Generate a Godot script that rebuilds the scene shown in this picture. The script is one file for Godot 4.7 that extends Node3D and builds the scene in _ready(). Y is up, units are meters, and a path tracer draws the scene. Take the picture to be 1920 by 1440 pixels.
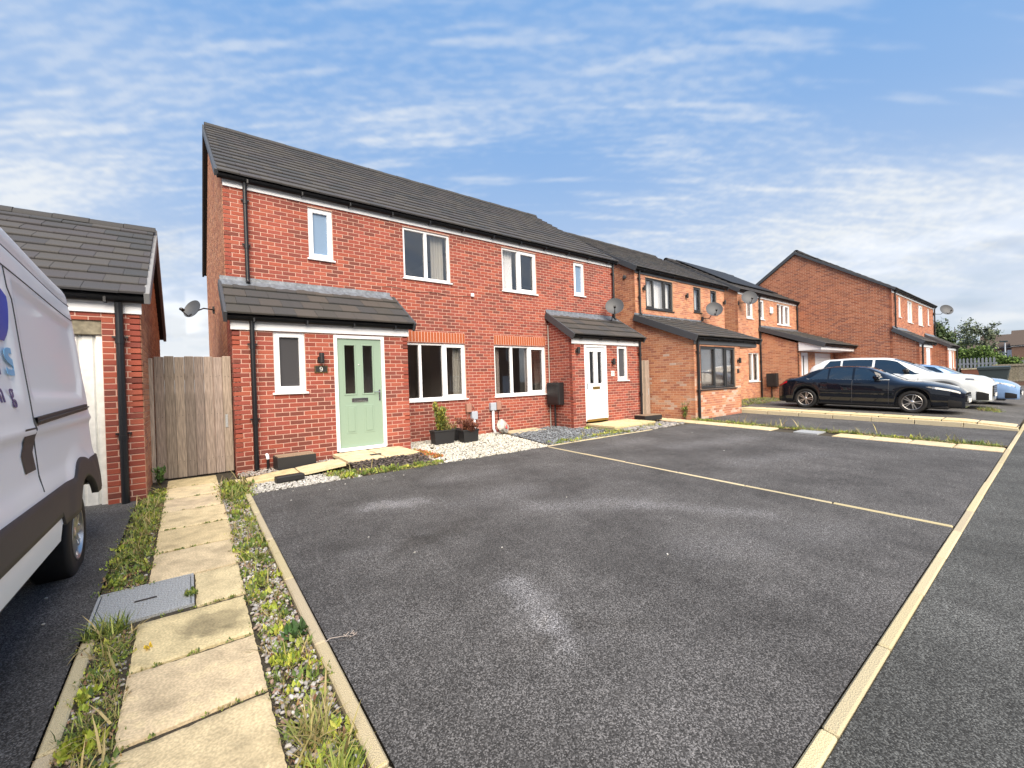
extends Node3D

const EYE := Vector3(-0.5751, 1.1404, 8.9619)
const FOV := 84.54
const UP := Vector3.UP
var rng := RandomNumberGenerator.new()
var M := {}
var used := {}
var view: Basis
var brick_plain: ArrayMesh
var brick_kinds := {}
var tile_plain: ArrayMesh
var tile_kinds := {}


# ---------------------------------------------------------------- mesh collector
class MB:
	var v := PackedVector3Array()
	var n := PackedVector3Array()
	var c := PackedColorArray()
	var col := Color.WHITE

	func t3(a: Vector3, b: Vector3, d: Vector3, na: Vector3, nb: Vector3, nd: Vector3) -> void:
		v.append(a); v.append(d); v.append(b)
		n.append(na); n.append(nd); n.append(nb)
		c.append(col); c.append(col); c.append(col)

	func tri(a: Vector3, b: Vector3, d: Vector3) -> void:
		var k := (b - a).cross(d - a).normalized()
		t3(a, b, d, k, k, k)

	func quad(a: Vector3, b: Vector3, d: Vector3, e: Vector3) -> void:
		var k := (d - a).cross(e - b).normalized()
		t3(a, b, d, k, k, k)
		t3(a, d, e, k, k, k)

	func box(lo: Vector3, hi: Vector3, t := Transform3D.IDENTITY) -> void:
		var p := []
		for i in 8:
			p.append(t * Vector3(hi.x if i & 1 else lo.x, hi.y if i & 2 else lo.y, hi.z if i & 4 else lo.z))
		quad(p[4], p[5], p[7], p[6]); quad(p[1], p[0], p[2], p[3]); quad(p[5], p[1], p[3], p[7])
		quad(p[0], p[4], p[6], p[2]); quad(p[6], p[7], p[3], p[2]); quad(p[0], p[1], p[5], p[4])

	func bev(lo: Vector3, hi: Vector3, r: float, t := Transform3D.IDENTITY) -> void:
		# box with chamfered edges
		var m := (lo + hi) * 0.5
		var h := (hi - lo) * 0.5
		var f := func(sx: int, sy: int, sz: int, ax: int) -> Vector3:
			var q := Vector3(sx, sy, sz) * (h - Vector3.ONE * r)
			q[ax] = Vector3(sx, sy, sz)[ax] * h[ax]
			return t * (m + q)
		for s in [-1, 1]:
			var ord: Array = [[-1, -1], [1, -1], [1, 1], [-1, 1]] if s == 1 else [[-1, -1], [-1, 1], [1, 1], [1, -1]]
			quad(f.call(s, ord[0][0], ord[0][1], 0), f.call(s, ord[1][0], ord[1][1], 0), f.call(s, ord[2][0], ord[2][1], 0), f.call(s, ord[3][0], ord[3][1], 0))
			quad(f.call(ord[0][1], s, ord[0][0], 1), f.call(ord[1][1], s, ord[1][0], 1), f.call(ord[2][1], s, ord[2][0], 1), f.call(ord[3][1], s, ord[3][0], 1))
			quad(f.call(ord[0][0], ord[0][1], s, 2), f.call(ord[1][0], ord[1][1], s, 2), f.call(ord[2][0], ord[2][1], s, 2), f.call(ord[3][0], ord[3][1], s, 2))
		for a in [-1, 1]:
			for b in [-1, 1]:
				var e := [[f.call(-1, a, b, 1), f.call(1, a, b, 1), f.call(1, a, b, 2), f.call(-1, a, b, 2)], [f.call(a, -1, b, 2), f.call(a, 1, b, 2), f.call(a, 1, b, 0), f.call(a, -1, b, 0)], [f.call(a, b, -1, 0), f.call(a, b, 1, 0), f.call(a, b, 1, 1), f.call(a, b, -1, 1)]]
				for q in e:
					if a * b > 0:
						quad(q[0], q[3], q[2], q[1])
					else:
						quad(q[0], q[1], q[2], q[3])
				for d in [-1, 1]:
					if a * b * d > 0:
						tri(f.call(a, b, d, 0), f.call(a, b, d, 1), f.call(a, b, d, 2))
					else:
						tri(f.call(a, b, d, 0), f.call(a, b, d, 2), f.call(a, b, d, 1))

	func grid(rows: Array, flip := false, cols := []) -> void:
		# smooth sheet through rows of points
		var nr := rows.size()
		var nc: int = rows[0].size()
		var nn := []
		for i in nr:
			var line := PackedVector3Array()
			for j in nc:
				var du: Vector3 = rows[i][mini(j + 1, nc - 1)] - rows[i][maxi(j - 1, 0)]
				var dv: Vector3 = rows[mini(i + 1, nr - 1)][j] - rows[maxi(i - 1, 0)][j]
				var k := du.cross(dv)
				if k.length() < 1e-12:
					k = Vector3.ZERO
				line.append(-k.normalized() if flip else k.normalized())
			nn.append(line)
		for i in [0, nr - 1]:
			var sum := Vector3.ZERO
			for j in nc:
				sum += nn[1 if i == 0 else nr - 2][j]
			for j in nc:
				if nn[i][j] == Vector3.ZERO:
					nn[i][j] = sum.normalized() if sum.length() > 0.01 else UP
		for i in nr - 1:
			for j in nc - 1:
				var a: Vector3 = rows[i][j]; var b: Vector3 = rows[i][j + 1]; var d: Vector3 = rows[i + 1][j + 1]; var e: Vector3 = rows[i + 1][j]
				if flip:
					t3(a, d, b, nn[i][j], nn[i + 1][j + 1], nn[i][j + 1])
					t3(a, e, d, nn[i][j], nn[i + 1][j], nn[i + 1][j + 1])
				else:
					t3(a, b, d, nn[i][j], nn[i][j + 1], nn[i + 1][j + 1])
					t3(a, d, e, nn[i][j], nn[i + 1][j + 1], nn[i + 1][j])
				if cols:
					var k := c.size() - 6
					for q in [[i, j], [i + 1, j + 1], [i, j + 1], [i, j], [i + 1, j], [i + 1, j + 1]] if not flip else [[i, j], [i, j + 1], [i + 1, j + 1], [i, j], [i + 1, j + 1], [i + 1, j]]:
						c[k] = cols[q[0]][q[1]]
						k += 1

	func tube(path: Array, r: float, sides := 8, r2 := -1.0) -> void:
		var rows := []
		var last := path.size() - 1
		var side := Vector3.ZERO
		for i in path.size():
			var d: Vector3 = (path[mini(i + 1, last)] - path[maxi(i - 1, 0)]).normalized()
			if side == Vector3.ZERO:
				side = d.cross(UP if absf(d.y) < 0.9 else Vector3.RIGHT).normalized()
			side = (side - d * side.dot(d)).normalized()
			var o := d.cross(side)
			var rr := r if r2 < 0 else lerpf(r, r2, float(i) / last)
			var line := PackedVector3Array()
			for j in sides + 1:
				var a := TAU * j / sides
				line.append(path[i] + (side * cos(a) + o * sin(a)) * rr)
			rows.append(line)
		grid(rows)
		for e in [0, last]:
			for j in sides:
				if e == 0:
					tri(path[0], rows[0][j + 1], rows[0][j])
				else:
					tri(path[last], rows[last][j], rows[last][j + 1])

	func lathe(prof: Array, t: Transform3D, segs := 24) -> void:
		# profile of (radius, height) turned about the local y axis
		var rows := []
		for p in prof:
			var line := PackedVector3Array()
			for j in segs + 1:
				var a := TAU * j / segs
				line.append(t * Vector3(cos(a) * p.x, p.y, sin(a) * p.x))
			rows.append(line)
		grid(rows, true)

	func prism(poly: PackedVector2Array, t: Transform3D, z0: float, z1: float) -> void:
		# polygon (counter-clockwise) pushed along local z
		var idx := Geometry2D.triangulate_polygon(poly)
		for i in range(0, idx.size(), 3):
			var a := poly[idx[i]]; var b := poly[idx[i + 1]]; var d := poly[idx[i + 2]]
			if (b - a).cross(d - a) < 0:
				var s := b; b = d; d = s
			tri(t * Vector3(a.x, a.y, z1), t * Vector3(b.x, b.y, z1), t * Vector3(d.x, d.y, z1))
			tri(t * Vector3(a.x, a.y, z0), t * Vector3(d.x, d.y, z0), t * Vector3(b.x, b.y, z0))
		for i in poly.size():
			var a := poly[i]; var b := poly[(i + 1) % poly.size()]
			quad(t * Vector3(a.x, a.y, z0), t * Vector3(b.x, b.y, z0), t * Vector3(b.x, b.y, z1), t * Vector3(a.x, a.y, z1))

	func done() -> ArrayMesh:
		var arr := []
		arr.resize(Mesh.ARRAY_MAX)
		arr[Mesh.ARRAY_VERTEX] = v; arr[Mesh.ARRAY_NORMAL] = n; arr[Mesh.ARRAY_COLOR] = c
		var m := ArrayMesh.new()
		m.add_surface_from_arrays(Mesh.PRIMITIVE_TRIANGLES, arr)
		return m


# ---------------------------------------------------------------- scene helpers
func numbered(called: String) -> String:
	used[called] = used.get(called, -1) + 1
	return called if used[called] == 0 else "%s_%03d" % [called, used[called]]


func tag(o: Node, label: String, category: String, group := "", kind := "") -> void:
	if label: o.set_meta("label", label)
	if category: o.set_meta("category", category)
	if group: o.set_meta("group", group)
	if kind: o.set_meta("kind", kind)


func thing(called: String, label: String, category: String, group := "", at := Vector3.ZERO, turn := 0.0) -> Node3D:
	var o := Node3D.new()
	o.name = numbered(called)
	add_child(o)
	o.position = at
	o.rotation.y = turn
	tag(o, label, category, group)
	return o


func part(parent: Node, called: String, mb: MB, m: Material, t := Transform3D.IDENTITY) -> MeshInstance3D:
	var o := MeshInstance3D.new()
	o.name = numbered(called) if parent == self else called
	o.mesh = mb.done()
	o.mesh.surface_set_material(0, m)
	parent.add_child(o, true)
	o.transform = t
	return o


func structure(called: String, mb: MB, m: Material) -> MeshInstance3D:
	var o := part(self, called, mb, m)
	o.set_meta("kind", "structure")
	return o


func many(parent: Node, called: String, mesh: Mesh, xfs: Array, cols: Array) -> MultiMeshInstance3D:
	var mm := MultiMesh.new()
	mm.transform_format = MultiMesh.TRANSFORM_3D
	mm.use_colors = true
	mm.mesh = mesh
	mm.instance_count = xfs.size()
	for i in xfs.size():
		mm.set_instance_transform(i, xfs[i])
		mm.set_instance_color(i, cols[i])
	var o := MultiMeshInstance3D.new()
	o.name = numbered(called) if parent == self else called
	o.multimesh = mm
	parent.add_child(o, true)
	o.set_meta("kind", "stuff")
	return o


func frame(o: Vector3, u: Vector3, nrm: Vector3) -> Transform3D:
	return Transform3D(Basis(u, UP, nrm), o)


func shown(p: Vector3, nrm: Vector3) -> float:
	# how large a piece at p facing nrm shows in the picture (0 when it does not)
	var d := EYE - p
	var q := view.inverse() * (p - EYE)
	if q.z > -0.3:
		return 0.0
	var ty := tan(deg_to_rad(FOV) / 2.0)
	if absf(q.x / -q.z) > ty * 4.0 / 3.0 or absf(q.y / -q.z) > ty:
		return 0.0
	var f := nrm.dot(d)
	return maxf(f, 0.0) / (d.length() * q.z * q.z)


func gy(x: float, z: float) -> float:
	var y := -0.153 - 0.031 * clampf(z, 0.0, 8.32)
	return y


func gd(x: float, z: float) -> float:
	# the raised forecourt beyond the stepped slabs
	return gy(x, z) + 0.16 * clampf((9.4 - z) / 2.0, 0.5, 1.0)


# ---------------------------------------------------------------- materials
func noise(type: int, freq: float, oct := 4, sd := 1) -> FastNoiseLite:
	var f := FastNoiseLite.new()
	f.noise_type = type
	f.frequency = freq
	f.fractal_octaves = oct
	f.seed = sd
	return f


func ntex(f: FastNoiseLite, lo: float, hi: float, size := 512, mid := -1.0) -> NoiseTexture2D:
	var t := NoiseTexture2D.new()
	t.width = size
	t.height = size
	t.seamless = true
	t.noise = f
	var g := Gradient.new()
	g.set_color(0, Color(lo, lo, lo))
	g.set_color(1, Color(hi, hi, hi))
	if mid >= 0:
		g.add_point(0.5, Color(mid, mid, mid))
	t.color_ramp = g
	return t


func mat(called: String, c: Color, rough := 0.8, tex: Texture2D = null, scale := 1.0, bump: Texture2D = null, cm := 0.0) -> StandardMaterial3D:
	var m := StandardMaterial3D.new()
	m.resource_name = called
	m.albedo_color = c.linear_to_srgb()
	m.roughness = rough
	if tex or bump:
		m.uv1_triplanar = true
		m.uv1_world_triplanar = true
		m.uv1_scale = Vector3.ONE * scale
	if tex:
		m.albedo_texture = tex
	if bump:
		m.heightmap_enabled = true
		m.heightmap_texture = bump
		m.heightmap_scale = cm
	M[called] = m
	return m


func tinted(m: StandardMaterial3D) -> StandardMaterial3D:
	m.vertex_color_use_as_albedo = true
	return m


func gloss(m: StandardMaterial3D, coat: float, cr := 0.05, metal := 0.0) -> StandardMaterial3D:
	m.clearcoat_enabled = coat > 0
	m.clearcoat = coat
	m.clearcoat_roughness = cr
	m.metallic = metal
	return m


func glass(called: String, c: Color, alpha: float, rough := 0.02, spec := 0.7) -> StandardMaterial3D:
	var m := StandardMaterial3D.new()
	m.resource_name = called
	var s := c.linear_to_srgb()
	m.albedo_color = Color(s.r, s.g, s.b, alpha)
	m.transparency = BaseMaterial3D.TRANSPARENCY_ALPHA
	m.roughness = rough
	m.metallic_specular = spec
	M[called] = m
	return m


func make_materials() -> void:
	var S := FastNoiseLite.TYPE_SIMPLEX_SMOOTH
	var grain := ntex(noise(S, 0.12, 4, 3), 0.62, 1.0)
	var fine := ntex(noise(S, 0.3, 3, 4), 0.7, 1.0)
	var cloud := ntex(noise(S, 0.012, 5, 5), 0.6, 1.0)
	var cell := noise(FastNoiseLite.TYPE_CELLULAR, 0.14, 1, 9)
	cell.cellular_return_type = FastNoiseLite.RETURN_CELL_VALUE
	cell.cellular_jitter = 1.0
	cell.fractal_type = FastNoiseLite.FRACTAL_NONE
	var chip := ntex(cell, 0.30, 1.0, 1024, 0.56)
	var cellh := noise(FastNoiseLite.TYPE_CELLULAR, 0.14, 1, 9)
	cellh.cellular_return_type = FastNoiseLite.RETURN_DISTANCE
	cellh.fractal_type = FastNoiseLite.FRACTAL_NONE
	var chiph := ntex(cellh, 1.0, 0.0, 1024)
	var rough_h := ntex(noise(S, 0.06, 5, 11), 0.0, 1.0)
	var wood := noise(S, 0.02, 4, 12)
	var woodt := ntex(wood, 0.68, 1.0, 512)

	tinted(mat("brick", Color(1, 1, 1), 0.88, grain, 6.0, rough_h, 0.25))
	mat("mortar_red", Color(0.78, 0.50, 0.41), 0.95, fine, 5.0, rough_h, 0.15)
	mat("mortar_buff", Color(0.82, 0.56, 0.40), 0.95, fine, 5.0, rough_h, 0.15)
	tinted(mat("tile", Color(1, 1, 1), 0.8, grain, 2.6, rough_h, 0.3))
	mat("roof_felt", Color(0.02, 0.02, 0.022), 0.9)
	mat("pvc_white", Color(0.80, 0.82, 0.86), 0.35)
	mat("pvc_black", Color(0.008, 0.009, 0.012), 0.4)
	mat("fascia_grey", Color(0.07, 0.075, 0.085), 0.4)
	mat("anthracite", Color(0.022, 0.024, 0.028), 0.4)
	mat("lead", Color(0.20, 0.23, 0.28), 0.5, cloud, 1.5, rough_h, 0.4)
	mat("verge_light", Color(0.30, 0.305, 0.32), 0.7, fine, 3.0)
	mat("verge_dark", Color(0.05, 0.055, 0.065), 0.55)
	mat("door_sage", Color(0.25, 0.35, 0.275), 0.45, ntex(noise(S, 0.2, 3, 21), 0.93, 1.0), 6.0)
	mat("door_white", Color(0.80, 0.83, 0.88), 0.4)
	mat("garage_door", Color(0.80, 0.81, 0.79), 0.5, ntex(noise(S, 0.02, 4, 17), 0.88, 1.0), 0.8)
	mat("timber_beam", Color(0.30, 0.27, 0.20), 0.9, woodt, 1.0)
	gloss(mat("chrome", Color(0.7, 0.7, 0.72), 0.18), 0.0, 0.0, 1.0)
	gloss(mat("brass", Color(0.45, 0.30, 0.10), 0.35), 0.0, 0.0, 1.0)
	gloss(mat("steel", Color(0.62, 0.66, 0.70), 0.6, ntex(noise(S, 0.06, 6, 18), 0.55, 1.0), 3.0), 0.0, 0.0, 0.1)
	mat("plaster", Color(0.45, 0.42, 0.38), 0.9)
	mat("curtain", Color(0.42, 0.41, 0.38), 0.9)
	mat("curtain_grey", Color(0.33, 0.29, 0.27), 0.9)
	mat("blind", Color(0.75, 0.76, 0.78), 0.6)
	mat("soldier", Color(0.52, 0.12, 0.035), 0.8, grain, 6.0)
	tinted(mat("timber", Color(0.50, 0.42, 0.355), 0.9, woodt, 1.0, woodt, 0.3))
	M.timber.uv1_scale = Vector3(5, 0.35, 5)
	tinted(mat("asphalt", Color(0.45, 0.445, 0.455), 0.88, chip, 1.25, chiph, 0.25))
	tinted(mat("road_asphalt", Color(0.43, 0.45, 0.445), 0.88, chip, 1.3, chiph, 0.25))
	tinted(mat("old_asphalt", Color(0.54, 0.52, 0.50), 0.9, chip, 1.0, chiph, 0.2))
	tinted(mat("slab", Color(0.88, 0.73, 0.46), 0.9, ntex(noise(S, 0.05, 5, 31), 0.74, 1.0, 1024), 1.1, rough_h, 0.2))
	tinted(mat("concrete", Color(0.86, 0.76, 0.53), 0.92, grain, 3.0, rough_h, 0.3))
	mat("soil", Color(0.10, 0.085, 0.06), 0.95, grain, 2.0, rough_h, 1.5)
	mat("grass_ground", Color(0.07, 0.09, 0.03), 0.95, grain, 2.0)
	tinted(mat("pebble", Color(1, 1, 1), 0.75, fine, 8.0))
	var leaf := tinted(mat("leaf", Color(1, 1, 1), 0.6))
	leaf.backlight_enabled = true
	leaf.backlight = Color(0.10, 0.14, 0.03)
	leaf.cull_mode = BaseMaterial3D.CULL_DISABLED
	mat("bark", Color(0.10, 0.075, 0.05), 0.95, grain, 4.0)
	mat("pot", Color(0.018, 0.018, 0.02), 0.55)
	mat("dark_plastic", Color(0.012, 0.012, 0.014), 0.45)
	mat("grey_plastic", Color(0.36, 0.40, 0.47), 0.5)
	mat("brown_plastic", Color(0.32, 0.17, 0.13), 0.6)
	mat("dish", Color(0.055, 0.06, 0.07), 0.55)
	mat("rubber", Color(0.012, 0.012, 0.013), 0.75)
	mat("cladding", Color(0.045, 0.045, 0.05), 0.6, fine, 4.0)
	gloss(mat("van_white", Color(0.84, 0.87, 0.90), 0.5), 0.35, 0.08)
	M.van_white.metallic_specular = 0.3
	gloss(mat("car_black", Color(0.006, 0.008, 0.014), 0.3), 1.0, 0.02)
	M.car_black.metallic_specular = 0.1
	gloss(mat("car_white", Color(0.78, 0.82, 0.84), 0.3), 1.0, 0.03)
	gloss(mat("car_blue", Color(0.22, 0.36, 0.62), 0.3, null), 1.0, 0.03, 0.2)
	gloss(mat("alloy", Color(0.55, 0.54, 0.54), 0.3), 0.3, 0.1, 0.9)
	mat("seam", Color(0.06, 0.06, 0.065), 0.7)
	mat("ink_navy", Color(0.03, 0.03, 0.16), 0.4)
	mat("ink_sky", Color(0.16, 0.48, 0.78), 0.4)
	mat("ink_blue", Color(0.03, 0.07, 0.42), 0.4)
	mat("lamp_lens", Color(0.75, 0.78, 0.8), 0.1)
	mat("tail_red", Color(0.45, 0.012, 0.02), 0.15)
	mat("sack", Color(0.72, 0.70, 0.66), 0.7, cloud, 2.0)
	mat("sack_print", Color(0.62, 0.10, 0.09), 0.7)
	mat("yellow", Color(0.7, 0.45, 0.02), 0.7)
	mat("solar", Color(0.03, 0.033, 0.04), 0.55)
	M.solar.metallic_specular = 0.15
	mat("hanging_tile", Color(0.42, 0.10, 0.06), 0.85, grain, 4.0)
	mat("far_roof", Color(0.12, 0.09, 0.075), 0.9, grain, 2.0)
	mat("far_brick", Color(0.26, 0.16, 0.12), 0.9, grain, 3.0)
	mat("opposite_brick", Color(0.30, 0.12, 0.08), 0.9, grain, 3.0)
	tinted(mat("fence_grey", Color(0.30, 0.34, 0.40), 0.8, woodt, 1.0))
	tinted(mat("fence_brown", Color(0.36, 0.32, 0.25), 0.9, woodt, 1.0))
	mat("bin", Color(0.03, 0.045, 0.05), 0.5)
	mat("plate_white", Color(0.72, 0.72, 0.70), 0.5)
	mat("plate_black", Color(0.012, 0.012, 0.012), 0.5)
	glass("pane", Color(0.03, 0.035, 0.04), 0.02, 0.01)
	gloss(mat("car_glass", Color(0.008, 0.014, 0.022), 0.03), 1.0, 0.01)
	M.car_glass.metallic_specular = 0.7
	gloss(mat("headlamp", Color(0.14, 0.15, 0.17), 0.1), 1.0, 0.02)
	gloss(mat("frosted", Color(0.16, 0.24, 0.36), 0.25), 0.6, 0.1)
	gloss(mat("frosted_dark", Color(0.05, 0.05, 0.055), 0.25), 0.6, 0.1)

	for pal in [["red", [Color(0.26, 0.072, 0.054), Color(0.32, 0.08, 0.06), Color(0.38, 0.086, 0.058), Color(0.42, 0.095, 0.064), Color(0.44, 0.105, 0.075), Color(0.48, 0.112, 0.068), Color(0.52, 0.135, 0.085)]],
			["buff", [Color(0.56, 0.23, 0.15), Color(0.64, 0.27, 0.16), Color(0.70, 0.30, 0.17), Color(0.74, 0.32, 0.18), Color(0.76, 0.37, 0.23), Color(0.80, 0.37, 0.20), Color(0.83, 0.41, 0.24)]],
			["bloom", [Color(0.78, 0.56, 0.46), Color(0.74, 0.48, 0.36), Color(0.80, 0.62, 0.54), Color(0.70, 0.42, 0.30)]],
			["rust", [Color(0.36, 0.13, 0.09), Color(0.43, 0.15, 0.09), Color(0.50, 0.17, 0.09), Color(0.55, 0.19, 0.10), Color(0.57, 0.21, 0.12), Color(0.60, 0.21, 0.11), Color(0.64, 0.25, 0.14)]]]:
		brick_kinds[pal[0]] = kinds(pal[1], brick_shape, M.brick)
	tile_kinds["grey"] = kinds([Color(0.081, 0.077, 0.083), Color(0.068, 0.067, 0.075), Color(0.090, 0.083, 0.085), Color(0.062, 0.063, 0.071), Color(0.093, 0.088, 0.088)], tile_shape, M.tile)
	tile_kinds["weathered"] = kinds([Color(0.084, 0.077, 0.071), Color(0.071, 0.067, 0.065), Color(0.096, 0.086, 0.078), Color(0.065, 0.064, 0.067)], tile_shape, M.tile)
	brick_plain = brick_shape(Color.WHITE)
	brick_plain.surface_set_material(0, M.brick)
	tile_plain = tile_shape(Color.WHITE)
	tile_plain.surface_set_material(0, M.tile)


func kinds(cols: Array, shape: Callable, m: Material) -> Dictionary:
	var meshes := []
	for k in cols:
		var s: ArrayMesh = shape.call(k)
		s.surface_set_material(0, m)
		meshes.append(s)
	return {"colors": cols, "meshes": meshes}


func brick_shape(k: Color) -> ArrayMesh:
	# one brick face: unit length and height, front edges chamfered
	var b := MB.new()
	b.col = k
	var ix := 0.488; var iy := 0.455
	var f := [Vector3(-ix, -iy, 1), Vector3(ix, -iy, 1), Vector3(ix, iy, 1), Vector3(-ix, iy, 1)]
	var g := [Vector3(-0.5, -0.5, 0.55), Vector3(0.5, -0.5, 0.55), Vector3(0.5, 0.5, 0.55), Vector3(-0.5, 0.5, 0.55)]
	b.quad(f[0], f[1], f[2], f[3])
	for i in 4:
		var j := (i + 1) % 4
		b.quad(g[i], g[j], f[j], f[i])
		b.quad(Vector3(g[i].x, g[i].y, -0.4), Vector3(g[j].x, g[j].y, -0.4), g[j], g[i])
	return b.done()


func tile_shape(k: Color) -> ArrayMesh:
	# one roof tile: unit width, length (up the slope) and thickness, lower edge rounded
	var b := MB.new()
	b.col = k
	var e := 0.006
	var pr := [Vector2(0, 0), Vector2(0, 0.7), Vector2(0.018, 1.0), Vector2(1, 1), Vector2(1, 0)]
	for i in 4:
		var p: Vector2 = pr[i]; var q: Vector2 = pr[i + 1]
		b.quad(Vector3(1 - e, p.x, p.y), Vector3(1 - e, q.x, q.y), Vector3(e, q.x, q.y), Vector3(e, p.x, p.y))
	for s in [e, 1 - e]:
		b.quad(Vector3(s, 0, 0), Vector3(s, 1, 0), Vector3(s, 1, 1), Vector3(s, 0.018, 1))
	return b.done()


# ---------------------------------------------------------------- walls, roofs, windows
static func span(poly: PackedVector2Array, y: float) -> Vector2:
	var lo := 1e9
	var hi := -1e9
	for i in poly.size():
		var a := poly[i]; var b := poly[(i + 1) % poly.size()]
		if (a.y <= y and b.y > y) or (b.y <= y and a.y > y):
			var x := lerpf(a.x, b.x, (y - a.y) / (b.y - a.y))
			lo = minf(lo, x)
			hi = maxf(hi, x)
	return Vector2(lo, hi)


func new_house(called: String, label: String, category: String, group: String, at: Vector3, turn: float, brick: String, mortar: String) -> Dictionary:
	var o := thing(called, label, category, group, at, turn)
	return {"node": o, "brick": brick, "mortar": M[mortar], "bricks": [], "tiles": [], "world": o.transform}


func wall(h: Dictionary, called: String, o: Vector3, u: Vector3, nrm: Vector3, poly: PackedVector2Array, holes: Array, laid := true, odd := 0, party := 0, pal := "") -> MeshInstance3D:
	# holes: Rect2 in (along, height); thickness goes inwards
	var mb := MB.new()
	var ys := []
	for p in poly:
		ys.append(p.y)
	var top: float = ys.max()
	var low: float = ys.min()
	for r: Rect2 in holes:
		ys.append(clampf(r.position.y, low, top))
		ys.append(clampf(r.end.y, low, top))
	ys.sort()
	var th := 0.1
	for i in ys.size() - 1:
		var ya: float = ys[i]; var yb: float = ys[i + 1]
		if yb - ya < 0.002:
			continue
		var sa := span(poly, ya + 0.0005); var sb := span(poly, yb - 0.0005)
		var act := []
		for r: Rect2 in holes:
			if r.position.y <= ya + 0.001 and r.end.y >= yb - 0.001:
				act.append(r)
		act.sort_custom(func(p: Rect2, q: Rect2) -> bool: return p.position.x < q.position.x)
		var segs := []
		var ca := sa.x; var cb := sb.x
		for r: Rect2 in act:
			if r.position.x > ca + 0.001:
				segs.append([ca, r.position.x, cb, r.position.x])
			ca = maxf(ca, r.end.x)
			cb = maxf(cb, r.end.x)
		if sa.y > ca + 0.001 or sb.y > cb + 0.001:
			segs.append([ca, maxf(sa.y, ca), cb, maxf(sb.y, cb)])
		for s in segs:
			var p := [Vector3(s[0], ya, -th), Vector3(s[1], ya, -th), Vector3(s[3], yb, -th), Vector3(s[2], yb, -th), Vector3(s[0], ya, 0), Vector3(s[1], ya, 0), Vector3(s[3], yb, 0), Vector3(s[2], yb, 0)]
			mb.quad(p[4], p[5], p[6], p[7]); mb.quad(p[1], p[0], p[3], p[2]); mb.quad(p[5], p[1], p[2], p[6])
			mb.quad(p[0], p[4], p[7], p[3]); mb.quad(p[7], p[6], p[2], p[3]); mb.quad(p[0], p[1], p[5], p[4])
	var w := part(h.node, called, mb, h.mortar if pal == "" else M.mortar_buff, frame(o, u, nrm))
	if not laid:
		return w
	var world: Transform3D = h.world * w.transform
	var rows := int((top - low) / 0.075)
	for r in rows:
		var y0 := low + r * 0.075 + 0.006
		var y1 := y0 + 0.063
		var sp := span(poly, (y0 + y1) * 0.5)
		var x := (-0.1125 if (r + odd) % 2 else 0.0) - 0.225
		if party < 0:
			x -= fmod(H, 0.225)
		while x < sp.y:
			var e0 := x + 0.006
			var e1 := x + 0.219
			if party < 0 and (e0 + e1) * 0.5 < sp.x or party > 0 and (e0 + e1) * 0.5 >= sp.y:
				x += 0.225
				continue
			if party >= 0 and e0 < sp.x + 0.055:
				e0 = sp.x + 0.002
			if party <= 0 and e1 > sp.y - 0.055:
				e1 = sp.y - 0.002
			for q: Rect2 in holes:
				if q.end.y > y0 + 0.02 and q.position.y < y1 - 0.02:
					if q.position.x - e1 > 0.0 and q.position.x - e1 < 0.055:
						e1 = q.position.x - 0.003
					if e0 - q.end.x > 0.0 and e0 - q.end.x < 0.055:
						e0 = q.end.x + 0.003
			if e1 - e0 < 0.05 or e0 > sp.y - 0.05 and party <= 0:
				x += 0.225
				continue
			var segs := [[e0, e1, y0, y1]]
			for q: Rect2 in holes:
				var nx := []
				for s in segs:
					if q.end.y <= y0 or q.position.y >= y1 or q.end.x <= s[0] or q.position.x >= s[1]:
						nx.append(s)
					elif q.position.y <= y0 + 0.02 and q.end.y >= y1 - 0.02:
						nx.append([s[0], q.position.x - 0.004, s[2], s[3]])
						nx.append([q.end.x + 0.004, s[1], s[2], s[3]])
					else:
						# the course runs on past the opening: notch the bricks round it
						if q.position.x - s[0] > 0.03:
							nx.append([s[0], q.position.x - 0.002, s[2], s[3]])
						if s[1] - q.end.x > 0.03:
							nx.append([q.end.x + 0.002, s[1], s[2], s[3]])
						var m0 := maxf(s[0], q.position.x); var m1 := minf(s[1], q.end.x)
						if q.position.y > y0:
							nx.append([m0, m1, s[2], minf(s[3], q.position.y)])
						else:
							nx.append([m0, m1, maxf(s[2], q.end.y), s[3]])
				segs = nx
			for s in segs:
				if s[1] - s[0] < 0.03 or s[3] - s[2] < 0.015:
					continue
				var at := Vector3((s[0] + s[1]) * 0.5, (s[2] + s[3]) * 0.5, rng.randf_range(-0.001, 0.001))
				var xf := Transform3D(Basis(Vector3(s[1] - s[0], rng.randf_range(-0.001, 0.001), 0), Vector3(0, s[3] - s[2], 0), Vector3(0, 0, 0.005)), at)
				var wp := world * at
				var tone := clampi(int(rng.randf() * 7.0 + 2.2 * big.get_noise_3d(wp.x * 9.0, wp.y * 9.0, wp.z * 9.0)), 0, 6)
				if at.y < 0.12 and rng.randf() < 0.7 - 2.0 * at.y:
					tone = maxi(tone - rng.randi() % 4, 0)  # mud splashed up from the ground
				var kd: String = pal if pal else h.brick
				if h.has("bloom") and rng.randf() < 0.9 * smoothstep(0.12, 0.5, mid_n.get_noise_3d(wp.x * 5.0, wp.y * 9.0, wp.z * 5.0) + 0.15 * (1.0 - at.y)):
					kd = "bloom"
				h.bricks.append([w, xf, tone, shown(wp, world.basis.z), kd])
			x += 0.225
	return w


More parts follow.
